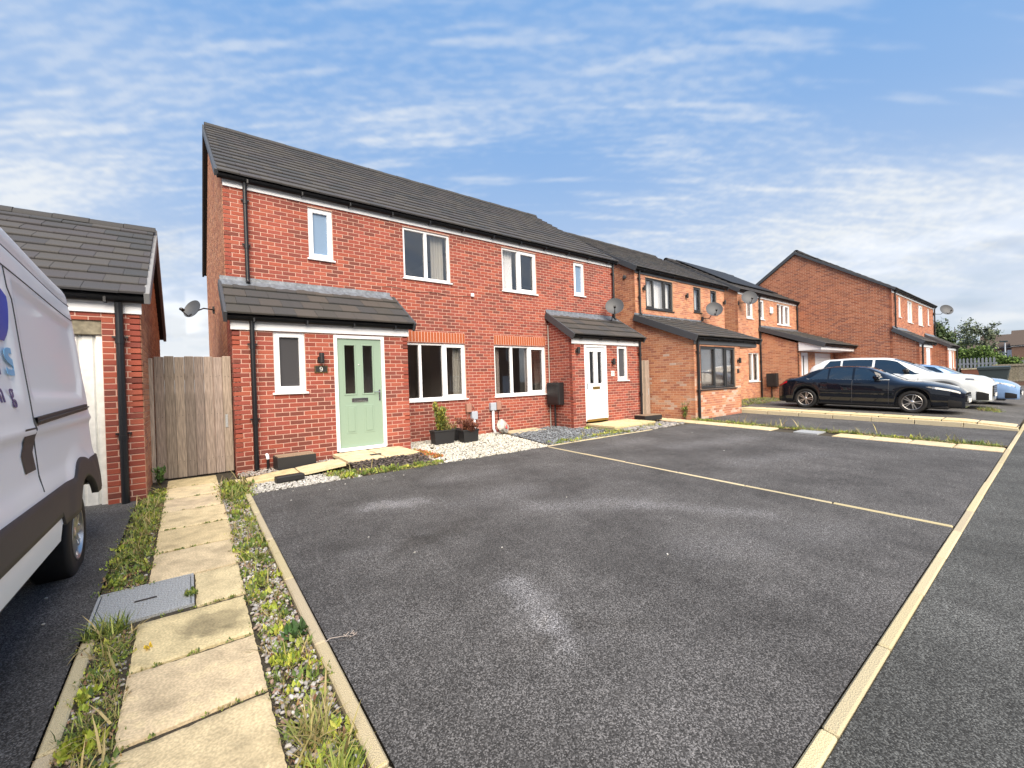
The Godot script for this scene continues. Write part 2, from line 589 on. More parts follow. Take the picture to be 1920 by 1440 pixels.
func lay(pool: Array, count: int, by_name: Dictionary, called: String, plain: ArrayMesh) -> void:
	pool.sort_custom(func(a: Array, b: Array) -> bool: return a[3] > b[3])
	var rest := {}
	for i in pool.size():
		var e: Array = pool[i]
		var kind: Dictionary = by_name[e[4]]
		var k: int = e[2] % kind.colors.size()
		if i < count and e[3] > 0:
			var o := MeshInstance3D.new()
			o.name = called
			o.mesh = kind.meshes[k]
			e[0].add_child(o, true)
			o.transform = e[1]
		else:
			if not rest.has(e[0]):
				rest[e[0]] = [[], []]
			rest[e[0]][0].append(e[1])
			rest[e[0]][1].append(kind.colors[k] * rng.randf_range(0.92, 1.08))
	for w in rest:
		many(w, called + "s", plain, rest[w][0], rest[w][1])


func slope(h: Dictionary, called: String, o: Vector3, u: Vector3, s: Vector3, w: float, l: float, gauge := 0.34, kind := "grey", tw := 0.33) -> MeshInstance3D:
	# o: lower left corner of the roof boarding, u along the eave, s up the slope
	var mb := MB.new()
	mb.box(Vector3(0, 0, -0.07), Vector3(w, l, 0))
	var t := Transform3D(Basis(u, s, u.cross(s)), o)
	var r := part(h.node, called, mb, M.roof_felt, t)
	var world: Transform3D = h.world * t
	var nrow := int(ceil(l / gauge))
	for i in nrow:
		var y := i * gauge - 0.05
		var len := minf(0.42, l - y)
		if len < 0.08:
			continue
		var a := 0.10
		var x := -tw * (0.5 if i % 2 else 0.0)
		while x < w - 0.01:
			var x0 := maxf(x, 0.0); var x1 := minf(x + tw, w)
			if x1 - x0 > 0.04:
				var lift := 0.045 + rng.randf_range(-0.002, 0.003)
				var b := Basis(Vector3(x1 - x0, 0, rng.randf_range(-0.002, 0.002)), Vector3(0, cos(a), -sin(a)) * len, Vector3(0, sin(a), cos(a)) * 0.036)
				var at := Vector3(x0, y + rng.randf_range(-0.003, 0.003), lift)
				h.tiles.append([r, Transform3D(b, at), rng.randi() % 20, shown(world * (at + Vector3(0.16, 0.2, 0)), world.basis.z), kind])
			x += tw
	return r


func lay_tiles(h: Dictionary, count: int) -> void:
	lay(h.tiles, count, tile_kinds, "tile", tile_plain)


func ridge(h: Dictionary, a: Vector3, b: Vector3) -> void:
	var k := int(ceil((b - a).length() / 0.45))
	var d := (b - a) / k
	for i in k:
		var mb := MB.new()
		mb.col = Color(0.056, 0.056, 0.062)
		var rows := []
		for e in [0.0, 1.0]:
			var line := PackedVector3Array()
			for j in 9:
				var q := PI * j / 8.0
				line.append(a + d * (i + e * 0.985) + Vector3(0, sin(q) * 0.105 + (0.006 if i % 2 else 0.0) - 0.03, cos(q) * 0.13))
			rows.append(line)
		mb.grid(rows)
		part(h.node, "ridge_tile", mb, M.tile)


func gutter(h: Dictionary, a: Vector3, b: Vector3, m: Material) -> void:
	var mb := MB.new()
	var d := (b - a).normalized()
	var out := d.cross(UP)
	if out.z < 0:
		out = -out
	var rows := []
	for e in [a, b]:
		var line := PackedVector3Array()
		for j in 11:
			var q := PI * j / 10.0
			line.append(e + out * cos(q) * 0.06 - UP * sin(q) * 0.065)
		rows.append(line)
	mb.grid(rows)
	mb.grid([rows[1], rows[0]])
	mb.tube([a + out * 0.06, b + out * 0.06], 0.006, 6)
	for e in [a, b]:
		for j in 10:
			var q := PI * j / 10.0; var q2 := PI * (j + 1) / 10.0
			mb.tri(e, e + out * cos(q) * 0.06 - UP * sin(q) * 0.065, e + out * cos(q2) * 0.06 - UP * sin(q2) * 0.065)
	var k := int((b - a).length() / 1.0) + 1
	for i in k:
		var p := a + (b - a) * ((i + 0.5) / k)
		mb.box(Vector3(-0.012, -0.072, -0.064), Vector3(0.012, -0.01, 0.066), Transform3D(Basis.IDENTITY, p))
	part(h.node, "gutter", mb, m)


func pipe(h: Dictionary, path: Array, r := 0.034, m: Material = null) -> void:
	var mb := MB.new()
	mb.tube(path, r, 12)
	for i in path.size() - 1:
		var d: Vector3 = path[i + 1] - path[i]
		if d.length() > 1.0:
			for f in [0.12, 0.62]:
				var p: Vector3 = path[i] + d * f
				mb.tube([p, p + d.normalized() * 0.06], r + 0.008, 12)
				mb.box(Vector3(-r * 1.9, -0.01, -0.05), Vector3(r * 1.9, 0.012, -r * 0.4), Transform3D(Basis.IDENTITY, p + UP * 0.02))
	part(h.node, "downpipe", mb, m if m else M.pvc_black)


func window(h: Dictionary, o: Vector3, u: Vector3, nrm: Vector3, r: Rect2, cuts: Array, fm: Material, gm: Material, sashes := [], curtains := []) -> MeshInstance3D:
	# r: opening in (along, height); cuts: where the mullions stand (0..1); sashes: which lights open
	var t := frame(o, u, nrm)
	var mb := MB.new()
	var zf := -0.03; var zb := -0.10
	var x0 := r.position.x; var x1 := r.end.x; var y0 := r.position.y; var y1 := r.end.y
	var f := 0.05
	mb.bev(Vector3(x0, y0, zb), Vector3(x0 + f, y1, zf), 0.006)
	mb.bev(Vector3(x1 - f, y0, zb), Vector3(x1, y1, zf), 0.006)
	mb.bev(Vector3(x0 + f - 0.004, y1 - f, zb + 0.002), Vector3(x1 - f + 0.004, y1 - 0.001, zf - 0.002), 0.006)
	mb.bev(Vector3(x0 + f - 0.004, y0 + 0.001, zb + 0.002), Vector3(x1 - f + 0.004, y0 + f + 0.01, zf - 0.002), 0.006)
	var xs := [x0 + f]
	for c in cuts:
		var xc: float = lerpf(x0, x1, c)
		mb.bev(Vector3(xc - 0.035, y0 + f, zb + 0.003), Vector3(xc + 0.035, y1 - f, zf - 0.003), 0.006)
		xs.append(xc - 0.035)
		xs.append(xc + 0.035)
	xs.append(x1 - f)
	var win := part(h.node, "window", mb, fm, t)
	for i in xs.size() / 2:
		var a: float = xs[2 * i]; var b: float = xs[2 * i + 1]
		var ya := y0 + f + 0.01; var yb := y1 - f
		if i in sashes:
			var sb := MB.new()
			var w := 0.042
			sb.bev(Vector3(a - 0.01, ya - 0.01, zb + 0.02), Vector3(a + w, yb + 0.01, zf + 0.016), 0.008)
			sb.bev(Vector3(b - w, ya - 0.01, zb + 0.02), Vector3(b + 0.01, yb + 0.01, zf + 0.016), 0.008)
			sb.bev(Vector3(a + w - 0.004, yb - w, zb + 0.022), Vector3(b - w + 0.004, yb + 0.009, zf + 0.014), 0.008)
			sb.bev(Vector3(a + w - 0.004, ya - 0.009, zb + 0.022), Vector3(b - w + 0.004, ya + w, zf + 0.014), 0.008)
			part(win, "sash", sb, fm)
		var pm := MB.new()
		pm.box(Vector3(a - 0.005, ya - 0.005, -0.068), Vector3(b + 0.005, yb + 0.005, -0.064))
		part(win, "pane", pm, gm)
		if gm == M.pane:
			var pm2 := MB.new()
			pm2.box(Vector3(a - 0.005, ya - 0.005, -0.088), Vector3(b + 0.005, yb + 0.005, -0.084))
			part(win, "pane", pm2, gm)
	var s := MB.new()
	s.bev(Vector3(x0 - 0.035, y0 - 0.035, -0.10), Vector3(x1 + 0.035, y0 - 0.001, 0.045), 0.006)
	part(win, "sill", s, fm)
	for c in curtains:
		var cm := MB.new()
		var rows := []
		for e in [y0 - 0.05, y1 + 0.05]:
			var line := PackedVector3Array()
			for j in 41:
				var q: float = lerpf(c[0], c[1], j / 40.0)
				line.append(Vector3(lerpf(x0, x1, q), e, -0.22 + 0.03 * sin(j * 1.35) + 0.012 * sin(j * 0.7)))
			rows.append(line)
		cm.grid(rows)
		part(win, "curtain", cm, c[2])
	return win


func interior(h: Dictionary, x0: float, x1: float, z0: float, z1: float, y0 := -0.1) -> void:
	# two storeys of plain rooms behind the windows
	var mb := MB.new()
	for y in [[y0, 2.4], [2.6, 4.75]]:
		var a := Vector3(x0, y[0], z0); var b := Vector3(x1, y[1], z1)
		mb.quad(Vector3(a.x, a.y, a.z), Vector3(b.x, a.y, a.z), Vector3(b.x, b.y, a.z), Vector3(a.x, b.y, a.z))
		mb.quad(Vector3(a.x, a.y, b.z), Vector3(b.x, a.y, b.z), Vector3(b.x, a.y, a.z), Vector3(a.x, a.y, a.z))
		mb.quad(Vector3(a.x, b.y, a.z), Vector3(b.x, b.y, a.z), Vector3(b.x, b.y, b.z), Vector3(a.x, b.y, b.z))
		mb.quad(Vector3(a.x, a.y, b.z), Vector3(a.x, a.y, a.z), Vector3(a.x, b.y, a.z), Vector3(a.x, b.y, b.z))
		mb.quad(Vector3(b.x, a.y, a.z), Vector3(b.x, a.y, b.z), Vector3(b.x, b.y, b.z), Vector3(b.x, b.y, a.z))
	part(h.node, "room", mb, M.plaster)


func rect(a: float, b: float, y0: float, y1: float) -> Rect2:
	return Rect2(minf(a, b), y0, absf(b - a), y1 - y0)


func beam(parent: Node, called: String, lo: Vector3, hi: Vector3, m: Material, r := 0.004, t := Transform3D.IDENTITY) -> MeshInstance3D:
	var mb := MB.new()
	mb.bev(lo, hi, r, t)
	return part(parent, called, mb, m)


# ---------------------------------------------------------------- buildings
const W := 10.607
const H := 5.3035
const WP := 2.958


func verge(h: Dictionary, a: Vector3, b: Vector3, m: Material, deep := 0.10, steps := true) -> void:
	# caps along the edge of a roof, a rising to b; outer face looks along x
	var mb := MB.new()
	var d := (b - a).normalized()
	var t := Transform3D(Basis(Vector3.RIGHT, d, Vector3.RIGHT.cross(d)), a)
	var l := (b - a).length()
	if steps:
		var k := int(l / 0.34) + 1
		for i in k:
			mb.bev(Vector3(-0.03, i * 0.34 - 0.05, -deep), Vector3(0.03, minf(i * 0.34 + 0.30, l), 0.066), 0.006, t * Transform3D(Basis(Vector3.RIGHT, -0.02), Vector3.ZERO))
	else:
		mb.bev(Vector3(-0.025, -0.06, -deep), Vector3(0.025, l, 0.07), 0.006, t)
	part(h.node, "verge", mb, m)


func flashing(h: Dictionary, x0: float, x1: float, top: Vector3, s: Vector3, deep := 0.18) -> void:
	# lead dressed from the wall over the highest course; top: where the roof meets the wall
	var mb := MB.new()
	var nrm := Vector3.RIGHT.cross(s)
	var k := int((x1 - x0) / 0.5) + 1
	var rows := []
	for i in k * 6 + 1:
		var x := lerpf(x0, x1, float(i) / (k * 6))
		var line := PackedVector3Array()
		var wv := 0.006 * sin(i * 1.7) + 0.004 * sin(i * 0.61)
		line.append(Vector3(x, top.y + 0.15, top.z + 0.012))
		line.append(Vector3(x, top.y + 0.09, top.z + 0.018 + wv * 0.4))
		line.append(Vector3(x, 0, 0) + Vector3(0, top.y, top.z) + nrm * (0.08 + wv))
		line.append(Vector3(x, 0, 0) + Vector3(0, top.y, top.z) - s * deep + nrm * (0.07 + wv))
		line.append(Vector3(x, 0, 0) + Vector3(0, top.y, top.z) - s * (deep + 0.004) + nrm * 0.055)
		rows.append(line)
	mb.grid(rows)
	part(h.node, "flashing", mb, M.lead)


func front_door(h: Dictionary, x0: float, x1: float, z: float, y1: float, skin: Material, gm: Material, flip: bool, plate: Material) -> void:
	# white frame, panelled leaf with two tall panes, letter plate and lever handle
	var f := MB.new()
	f.bev(Vector3(x0, -0.03, z - 0.10), Vector3(x0 + 0.062, y1, z + 0.004), 0.006)
	f.bev(Vector3(x1 - 0.062, -0.03, z - 0.10), Vector3(x1, y1, z + 0.004), 0.006)
	f.bev(Vector3(x0 + 0.06, y1 - 0.062, z - 0.098), Vector3(x1 - 0.06, y1, z + 0.002), 0.006)
	part(h.node, "door_frame", f, M.pvc_white)
	var t := MB.new()
	t.bev(Vector3(x0 + 0.03, -0.045, z - 0.09), Vector3(x1 - 0.03, 0.015, z + 0.03), 0.006)
	part(h.node, "threshold", t, M.pvc_white if plate == M.chrome else M.brass)
	var a := x0 + 0.066; var b := x1 - 0.066
	var zt := z - 0.028
	var w := b - a
	# leaf with two real openings
	var leaf := MB.new()
	var px := [a + w * 0.15, a + w * 0.385, a + w * 0.565, a + w * 0.80]
	if flip:
		px = [b - w * 0.80, b - w * 0.565, b - w * 0.385, b - w * 0.15]
	var xs := [a, px[0], px[1], px[2], px[3], b]
	for i in 5:
		if i % 2 == 0:
			leaf.box(Vector3(xs[i], 0.02, zt - 0.045), Vector3(xs[i + 1], y1 - 0.066, zt))
		else:
			leaf.box(Vector3(xs[i], 0.02, zt - 0.045), Vector3(xs[i + 1], 1.01, zt))
			leaf.box(Vector3(xs[i], 1.92, zt - 0.045), Vector3(xs[i + 1], y1 - 0.066, zt))
	var door := part(h.node, "front_door", leaf, skin)
	for i in [1, 3]:
		var g := MB.new()
		g.quad(Vector3(xs[i], 1.01, zt - 0.02), Vector3(xs[i + 1], 1.01, zt - 0.02), Vector3(xs[i + 1], 1.92, zt - 0.02), Vector3(xs[i], 1.92, zt - 0.02))
		part(door, "pane", g, gm)
		var c := MB.new()
		var q := 0.022
		c.bev(Vector3(xs[i] - q, 1.01 - q, zt - 0.004), Vector3(xs[i] + 0.006, 1.92 + q, zt + 0.010), 0.005)
		c.bev(Vector3(xs[i + 1] - 0.006, 1.01 - q, zt - 0.004), Vector3(xs[i + 1] + q, 1.92 + q, zt + 0.010), 0.005)
		c.bev(Vector3(xs[i], 1.01 - q, zt - 0.004), Vector3(xs[i + 1], 1.016, zt + 0.0085), 0.005)
		c.bev(Vector3(xs[i], 1.914, zt - 0.004), Vector3(xs[i + 1], 1.92 + q, zt + 0.0085), 0.005)
		part(door, "glazing_bead", c, skin)
		var m := MB.new()
		m.bev(Vector3(xs[i] - 0.005, 0.27, zt - 0.004), Vector3(xs[i + 1] + 0.005, 0.80, zt + 0.004), 0.004)
		m.bev(Vector3(xs[i] + 0.03, 0.305, zt + 0.001), Vector3(xs[i + 1] - 0.03, 0.765, zt + 0.011), 0.007)
		part(door, "raised_panel", m, skin)
	var mid: float = (xs[2] + xs[3]) * 0.5
	var l := MB.new()
	l.bev(Vector3(mid - 0.15, 0.85, zt), Vector3(mid + 0.15, 0.93, zt + 0.014), 0.006)
	l.bev(Vector3(mid - 0.12, 0.872, zt + 0.012), Vector3(mid + 0.12, 0.908, zt + 0.022), 0.006)
	part(door, "letter_plate", l, plate)
	var hd := MB.new()
	var hx := (a + 0.045) if flip else (b - 0.045)
	hd.bev(Vector3(hx - 0.016, 0.86, zt), Vector3(hx + 0.016, 1.08, zt + 0.012), 0.005)
	hd.tube([Vector3(hx, 1.03, zt + 0.01), Vector3(hx, 1.03, zt + 0.05), Vector3(hx + (0.12 if flip else -0.12), 1.03, zt + 0.052)], 0.009, 8)
	part(door, "handle", hd, M.chrome)
	var sp := MB.new()
	sp.lathe([Vector2(0.014, 0), Vector2(0.012, 0.008), Vector2(0.0, 0.009)], Transform3D(Basis(Vector3.RIGHT, PI / 2), Vector3(mid, 1.55, zt)), 12)
	part(door, "spyhole", sp, M.chrome)


func semi(at: Vector3, turn: float, labels: Array, group: String, own_bricks: int, own_tiles: int, doors: Array, brick := "red", mortar := "mortar_red", laid := true) -> Array:
	# a pair of mirrored houses under one roof; x runs along the front, the front looks along z
	var out := []
	var D := 7.74
	var zr := -3.87
	var s := Vector3(0, 2.77, -3.99).normalized()
	var sb := Vector3(0, 2.77, 3.99).normalized()
	var sl := Vector2(2.77, 3.99).length()
	var sp := Vector3(0, 0.70, -1.06).normalized()
	var pl := Vector2(0.70, 1.06).length()
	for k in 2:
		var h := new_house("semi_detached_house", labels[k], "house", group, at, turn, brick, mortar)
		var f := func(x: float) -> float: return x if k == 0 else W - x
		var xo := 0.0 if k == 0 else H
		var A := func(a: float, b: float, y0: float, y1: float) -> Rect2: return rect(f.call(a) - xo, f.call(b) - xo, y0, y1)
		var gate_x := 0.0 if k == 0 else W
		var r1: Rect2 = A.call(1.379, 1.834, 3.70, 4.705)
		var r2: Rect2 = A.call(3.336, 4.523, 3.56, 4.705)
		var r3: Rect2 = A.call(3.09, 4.869, 0.775, 2.105)
		var hall: Rect2 = A.call(0.12, WP - 0.12, -0.35, 2.3)
		wall(h, "front_wall", Vector3(xo, 0, 0), Vector3.RIGHT, Vector3.BACK, PackedVector2Array([Vector2(0, -0.3), Vector2(H, -0.3), Vector2(H, 4.95), Vector2(0, 4.95)]), [r1, r2, r3, hall], laid, 0, 1 if k == 0 else -1)
		var gp := PackedVector2Array([Vector2(0, -0.3), Vector2(D, -0.3), Vector2(D, 4.95), Vector2(D / 2, 7.62), Vector2(0, 4.95)])
		if k == 0:
			wall(h, "side_wall", Vector3(0, 0, -D), Vector3.BACK, Vector3.LEFT, gp, [], laid, 1, 0, "buff" if own_bricks else "")
		else:
			wall(h, "side_wall", Vector3(W, 0, 0), Vector3.FORWARD, Vector3.RIGHT, gp, [], false)
		wall(h, "back_wall", Vector3(xo + H, 0, -D), Vector3.LEFT, Vector3.FORWARD, PackedVector2Array([Vector2(0, -0.3), Vector2(H, -0.3), Vector2(H, 4.95), Vector2(0, 4.95)]), [], false)
		# roof
		var xl := -0.08 if k == 0 else H
		slope(h, "roof_slope", Vector3(xl, 4.93, 0.12), Vector3.RIGHT, s, H + 0.08, sl)
		var back := MB.new()
		back.box(Vector3(0, 0, -0.07), Vector3(H + 0.08, sl, 0.05), Transform3D(Basis(Vector3.LEFT, sb, Vector3.LEFT.cross(sb)), Vector3(xl + H + 0.08, 4.93, -D - 0.12)))
		part(h.node, "back_roof_slope", back, M.roof_felt)
		var xe := -0.09 if k == 0 else W + 0.09
		verge(h, Vector3(xe, 4.93, 0.12), Vector3(xe, 7.70, zr), M.verge_dark, 0.05)
		verge(h, Vector3(xe, 4.93, -D - 0.12), Vector3(xe, 7.70, zr), M.verge_dark, 0.09, false)
		ridge(h, Vector3(xl, 7.73, zr), Vector3(xl + H + 0.08, 7.73, zr))
		beam(h.node, "fascia", Vector3(xo, 4.765, 0.010), Vector3(xo + H, 4.93, 0.032), M.pvc_white)
		gutter(h, Vector3(xl if k == 0 else H, 4.915, 0.098), Vector3(H if k == 0 else W + 0.08, 4.915, 0.098), M.pvc_black)
		# porch
		var pxl := 0.0 if k == 0 else W - WP
		var B := func(a: float, b: float, y0: float, y1: float) -> Rect2: return rect(f.call(a) - pxl, f.call(b) - pxl, y0, y1)
		var zp := 0.917
		var pw: Rect2 = B.call(0.575, 1.061, 1.085, 2.115)
		wall(h, "porch_front_wall", Vector3(pxl, 0, zp), Vector3.RIGHT, Vector3.BACK, PackedVector2Array([Vector2(0, -0.3), Vector2(WP, -0.3), Vector2(WP, 2.25), Vector2(0, 2.25)]), [pw, B.call(1.5385, 2.476, -0.35, 2.10)], laid)
		for e in 2:
			var x := pxl if e == 0 else pxl + WP
			var seen := (k == 0 and e == 0) or (k == 1 and e == 0)
			var o := Vector3(x, 0, 0) if e == 0 else Vector3(x, 0, zp)
			var top := PackedVector2Array([Vector2(0, -0.3), Vector2(zp, -0.3), Vector2(zp, 2.27), Vector2(0, 2.88)]) if e == 0 else PackedVector2Array([Vector2(0, -0.3), Vector2(zp, -0.3), Vector2(zp, 2.88), Vector2(0, 2.27)])
			wall(h, "porch_side_wall", o, Vector3.BACK if e == 0 else Vector3.FORWARD, Vector3.LEFT if e == 0 else Vector3.RIGHT, top, [], laid, 1)
		slope(h, "porch_roof", Vector3(pxl - 0.08, 2.34, 1.06), Vector3.RIGHT, sp, WP + 0.16, pl, 0.33, "weathered", 0.33)
		flashing(h, pxl - 0.09, pxl + WP + 0.02, Vector3(0, 3.02, 0.02), sp)
		for x in [pxl - 0.09, pxl + WP + 0.09]:
			verge(h, Vector3(x, 2.34, 1.06), Vector3(x, 3.03, 0.02), M.verge_dark, 0.11, false)
		beam(h.node, "porch_fascia", Vector3(pxl - 0.02, 2.118, zp + 0.010), Vector3(pxl + WP + 0.02, 2.30, zp + 0.032), M.pvc_white)
		gutter(h, Vector3(pxl - 0.10, 2.315, 1.015), Vector3(pxl + WP + 0.10, 2.315, 1.015), M.pvc_black)
		# openings
		var ug := Vector3.RIGHT; var ng := Vector3.BACK
		window(h, Vector3(xo, 0, 0), ug, ng, r1, [], M.pvc_white, M.frosted, [0])
		window(h, Vector3(xo, 0, 0), ug, ng, r2, [0.48], M.pvc_white, M.pane, [1] if k else [], [[0.66, 0.93, M.curtain]] if k == 0 else [[0.02, 0.4, M.blind]])
		window(h, Vector3(xo, 0, 0), ug, ng, r3, [0.33, 0.67], M.pvc_white, M.pane, [2], [[0.86, 0.97, M.curtain]] if k == 0 else [[0.03, 0.16, M.curtain_grey], [0.66, 0.80, M.curtain_grey]])
		window(h, Vector3(pxl, 0, zp), ug, ng, pw, [], M.pvc_white, M.frosted_dark, [0])
		front_door(h, minf(f.call(1.5385), f.call(2.476)), maxf(f.call(1.5385), f.call(2.476)), zp, 2.10, doors[k], M.pane, k == 1, M.chrome if k == 0 else M.brass)
		var lint := MB.new()
		lint.box(Vector3(r3.position.x + xo, 2.12, 0.001), Vector3(r3.end.x + xo, 2.365, 0.006))
		var lt := part(h.node, "lintel", lint, h.mortar)
		var nb := int(r3.size.x / 0.075)
		for i in nb:
			var x := xo + r3.position.x + (i + 0.5) * r3.size.x / nb
			beam(lt, "soldier_brick", Vector3(x - 0.031, 2.128, 0.0), Vector3(x + 0.031, 2.36, 0.010), M.soldier, 0.003)
		interior(h, xo + 0.15, xo + H - 0.15, -3.6, -0.12)
		var hall_mb := MB.new()
		hall_mb.quad(Vector3(pxl + 0.12, -0.3, -0.8), Vector3(pxl + WP - 0.12, -0.3, -0.8), Vector3(pxl + WP - 0.12, 2.3, -0.8), Vector3(pxl + 0.12, 2.3, -0.8))
		part(h.node, "hall", hall_mb, M.plaster)
		# pipes
		var px: float = f.call(0.33) if k == 0 else W - 0.07
		pipe(h, [Vector3(px, 4.86, 0.10), Vector3(px, 4.74, 0.07), Vector3(px, 3.14, 0.07), Vector3(px, 3.06, 0.13)])
		var qx: float = f.call(0.27) if k == 0 else W - 0.03
		pipe(h, [Vector3(qx, 2.27, 1.01), Vector3(qx, 2.16, 0.99), Vector3(qx, -0.28, 0.985)], 0.036)
		lay(h.bricks, own_bricks, brick_kinds, "brick", brick_plain)
		lay_tiles(h, own_tiles)
		out.append(h)
	return out


func detached(at: Vector3, label: String, w: float, wins: Array, fm: Material, fas: Material, low_win: Rect2, own_bricks: int) -> Dictionary:
	# narrower house: main block with a gable on each side, rooms behind the front windows
	var h := new_house("detached_house", label, "house", "", at, 0.0, "buff", "mortar_buff")
	if own_bricks:
		h["bloom"] = true
	var D := 6.9
	var holes := []
	for q in wins:
		holes.append(q[0])
	if low_win.size.x > 0:
		holes.append(low_win)
	wall(h, "front_wall", Vector3.ZERO, Vector3.RIGHT, Vector3.BACK, PackedVector2Array([Vector2(0, -0.3), Vector2(w, -0.3), Vector2(w, 4.95), Vector2(0, 4.95)]), holes)
	var gp := PackedVector2Array([Vector2(0, -0.3), Vector2(D, -0.3), Vector2(D, 4.95), Vector2(D / 2, 7.08), Vector2(0, 4.95)])
	wall(h, "side_wall", Vector3(0, 0, -D), Vector3.BACK, Vector3.LEFT, gp, [], true, 1)
	wall(h, "side_wall", Vector3(w, 0, 0), Vector3.FORWARD, Vector3.RIGHT, gp, [], false)
	wall(h, "back_wall", Vector3(w, 0, -D), Vector3.LEFT, Vector3.FORWARD, PackedVector2Array([Vector2(0, -0.3), Vector2(w, -0.3), Vector2(w, 4.95), Vector2(0, 4.95)]), [], false)
	var run := 3.57
	var s := Vector3(0, 2.21, -run).normalized()
	var l := Vector2(2.21, run).length()
	slope(h, "roof_slope", Vector3(-0.10, 4.93, 0.12), Vector3.RIGHT, s, w + 0.2, l)
	var back := MB.new()
	var sb := Vector3(0, 2.21, run).normalized()
	back.box(Vector3(0, 0, -0.07), Vector3(w + 0.2, l, 0.05), Transform3D(Basis(Vector3.LEFT, sb, Vector3.LEFT.cross(sb)), Vector3(w + 0.1, 4.93, -D - 0.12)))
	part(h.node, "back_roof_slope", back, M.roof_felt)
	for x in [-0.11, w + 0.11]:
		verge(h, Vector3(x, 4.93, 0.12), Vector3(x, 7.14, -3.45), M.verge_dark, 0.12)
	ridge(h, Vector3(-0.1, 7.17, -3.45), Vector3(w + 0.1, 7.17, -3.45))
	beam(h.node, "fascia", Vector3(0, 4.765, 0.010), Vector3(w, 4.93, 0.032), fas)
	gutter(h, Vector3(-0.1, 4.915, 0.098), Vector3(w + 0.1, 4.915, 0.098), M.pvc_black)
	for q in wins:
		window(h, Vector3.ZERO, Vector3.RIGHT, Vector3.BACK, q[0], q[1], fm, M.pane, q[2], q[3])
	if low_win.size.x > 0:
		window(h, Vector3.ZERO, Vector3.RIGHT, Vector3.BACK, low_win, [0.45], fm, M.pane, [], [[0.5, 0.95, M.curtain]])
	interior(h, 0.15, w - 0.15, -3.3, -0.12)
	return h


func build_orange_house() -> void:
	var c: Material = M.blind
	var wins := [[rect(0.61, 2.34, 3.59, 4.70), [0.30, 0.68], [0, 2], [[0.0, 1.0, c]]], [rect(3.81, 4.38, 3.70, 4.71), [], [0], [[0.1, 0.9, c]]], [rect(5.14, 5.67, 3.72, 4.71), [], [0], [[0.1, 0.9, c]]]]
	var h := detached(Vector3(11.77, 0, 0), "orange brick house with black window frames and a deep front extension", 6.33, wins, M.anthracite, M.fascia_grey, Rect2(), 300)
	var zf := 2.07
	var ew := 3.05
	var win := rect(0.37, 2.68, 0.70, 2.07)
	wall(h, "extension_front_wall", Vector3(0, 0, zf), Vector3.RIGHT, Vector3.BACK, PackedVector2Array([Vector2(0, -0.3), Vector2(ew, -0.3), Vector2(ew, 2.25), Vector2(0, 2.25)]), [win])
	wall(h, "extension_side_wall", Vector3(0, 0, 0), Vector3.BACK, Vector3.LEFT, PackedVector2Array([Vector2(0, -0.3), Vector2(zf, -0.3), Vector2(zf, 2.28), Vector2(0, 3.16)]), [], true, 1)
	wall(h, "extension_side_wall", Vector3(ew, 0, zf), Vector3.FORWARD, Vector3.RIGHT, PackedVector2Array([Vector2(0, -0.3), Vector2(zf, -0.3), Vector2(zf, 3.16), Vector2(0, 2.28)]), [], true, 1)
	var s := Vector3(0, 0.92, -2.21).normalized()
	slope(h, "extension_roof", Vector3(-0.12, 2.34, 2.22), Vector3.RIGHT, s, 4.45, Vector2(0.92, 2.21).length(), 0.33, "weathered")
	flashing(h, -0.12, 4.3, Vector3(0, 3.23, 0.02), s)
	for x in [-0.13, 4.34]:
		verge(h, Vector3(x, 2.34, 2.22), Vector3(x, 3.25, 0.02), M.verge_dark, 0.14, false)
	beam(h.node, "extension_fascia", Vector3(-0.02, 2.12, zf + 0.010), Vector3(4.32, 2.30, zf + 0.035), M.fascia_grey)
	beam(h.node, "canopy_soffit", Vector3(ew + 0.01, 2.10, 0.06), Vector3(4.32, 2.125, zf + 0.008), M.fascia_grey)
	gutter(h, Vector3(-0.14, 2.315, 2.18), Vector3(4.36, 2.315, 2.18), M.pvc_black)
	window(h, Vector3(0, 0, zf), Vector3.RIGHT, Vector3.BACK, win, [0.42, 0.72], M.anthracite, M.pane, [0, 2], [])
	for i in 42:
		var y := 0.76 + i * 0.031
		beam(h.node, "blind_slat", Vector3(0.42, y, zf - 0.16), Vector3(2.62, y + 0.004, zf - 0.135), M.blind, 0.001, Transform3D(Basis.IDENTITY, Vector3.ZERO))
	pipe(h, [Vector3(0.18, 4.86, 0.10), Vector3(0.18, 4.74, 0.07), Vector3(0.18, 3.42, 0.07), Vector3(0.18, 3.33, 0.12)])
	pipe(h, [Vector3(0.14, 2.27, 2.17), Vector3(0.14, 2.15, 2.14), Vector3(0.14, -0.25, 2.13)], 0.04)
	var vent := MB.new()
	vent.lathe([Vector2(0.07, 0), Vector2(0.07, 0.05), Vector2(0.04, 0.06), Vector2(0.0, 0.05)], Transform3D(Basis(Vector3.BACK, PI / 2), Vector3(-0.005, 4.7, -0.4)), 16)
	part(h.node, "wall_vent", vent, M.fascia_grey)
	lay(h.bricks, 300, brick_kinds, "brick", brick_plain)
	lay_tiles(h, 300)


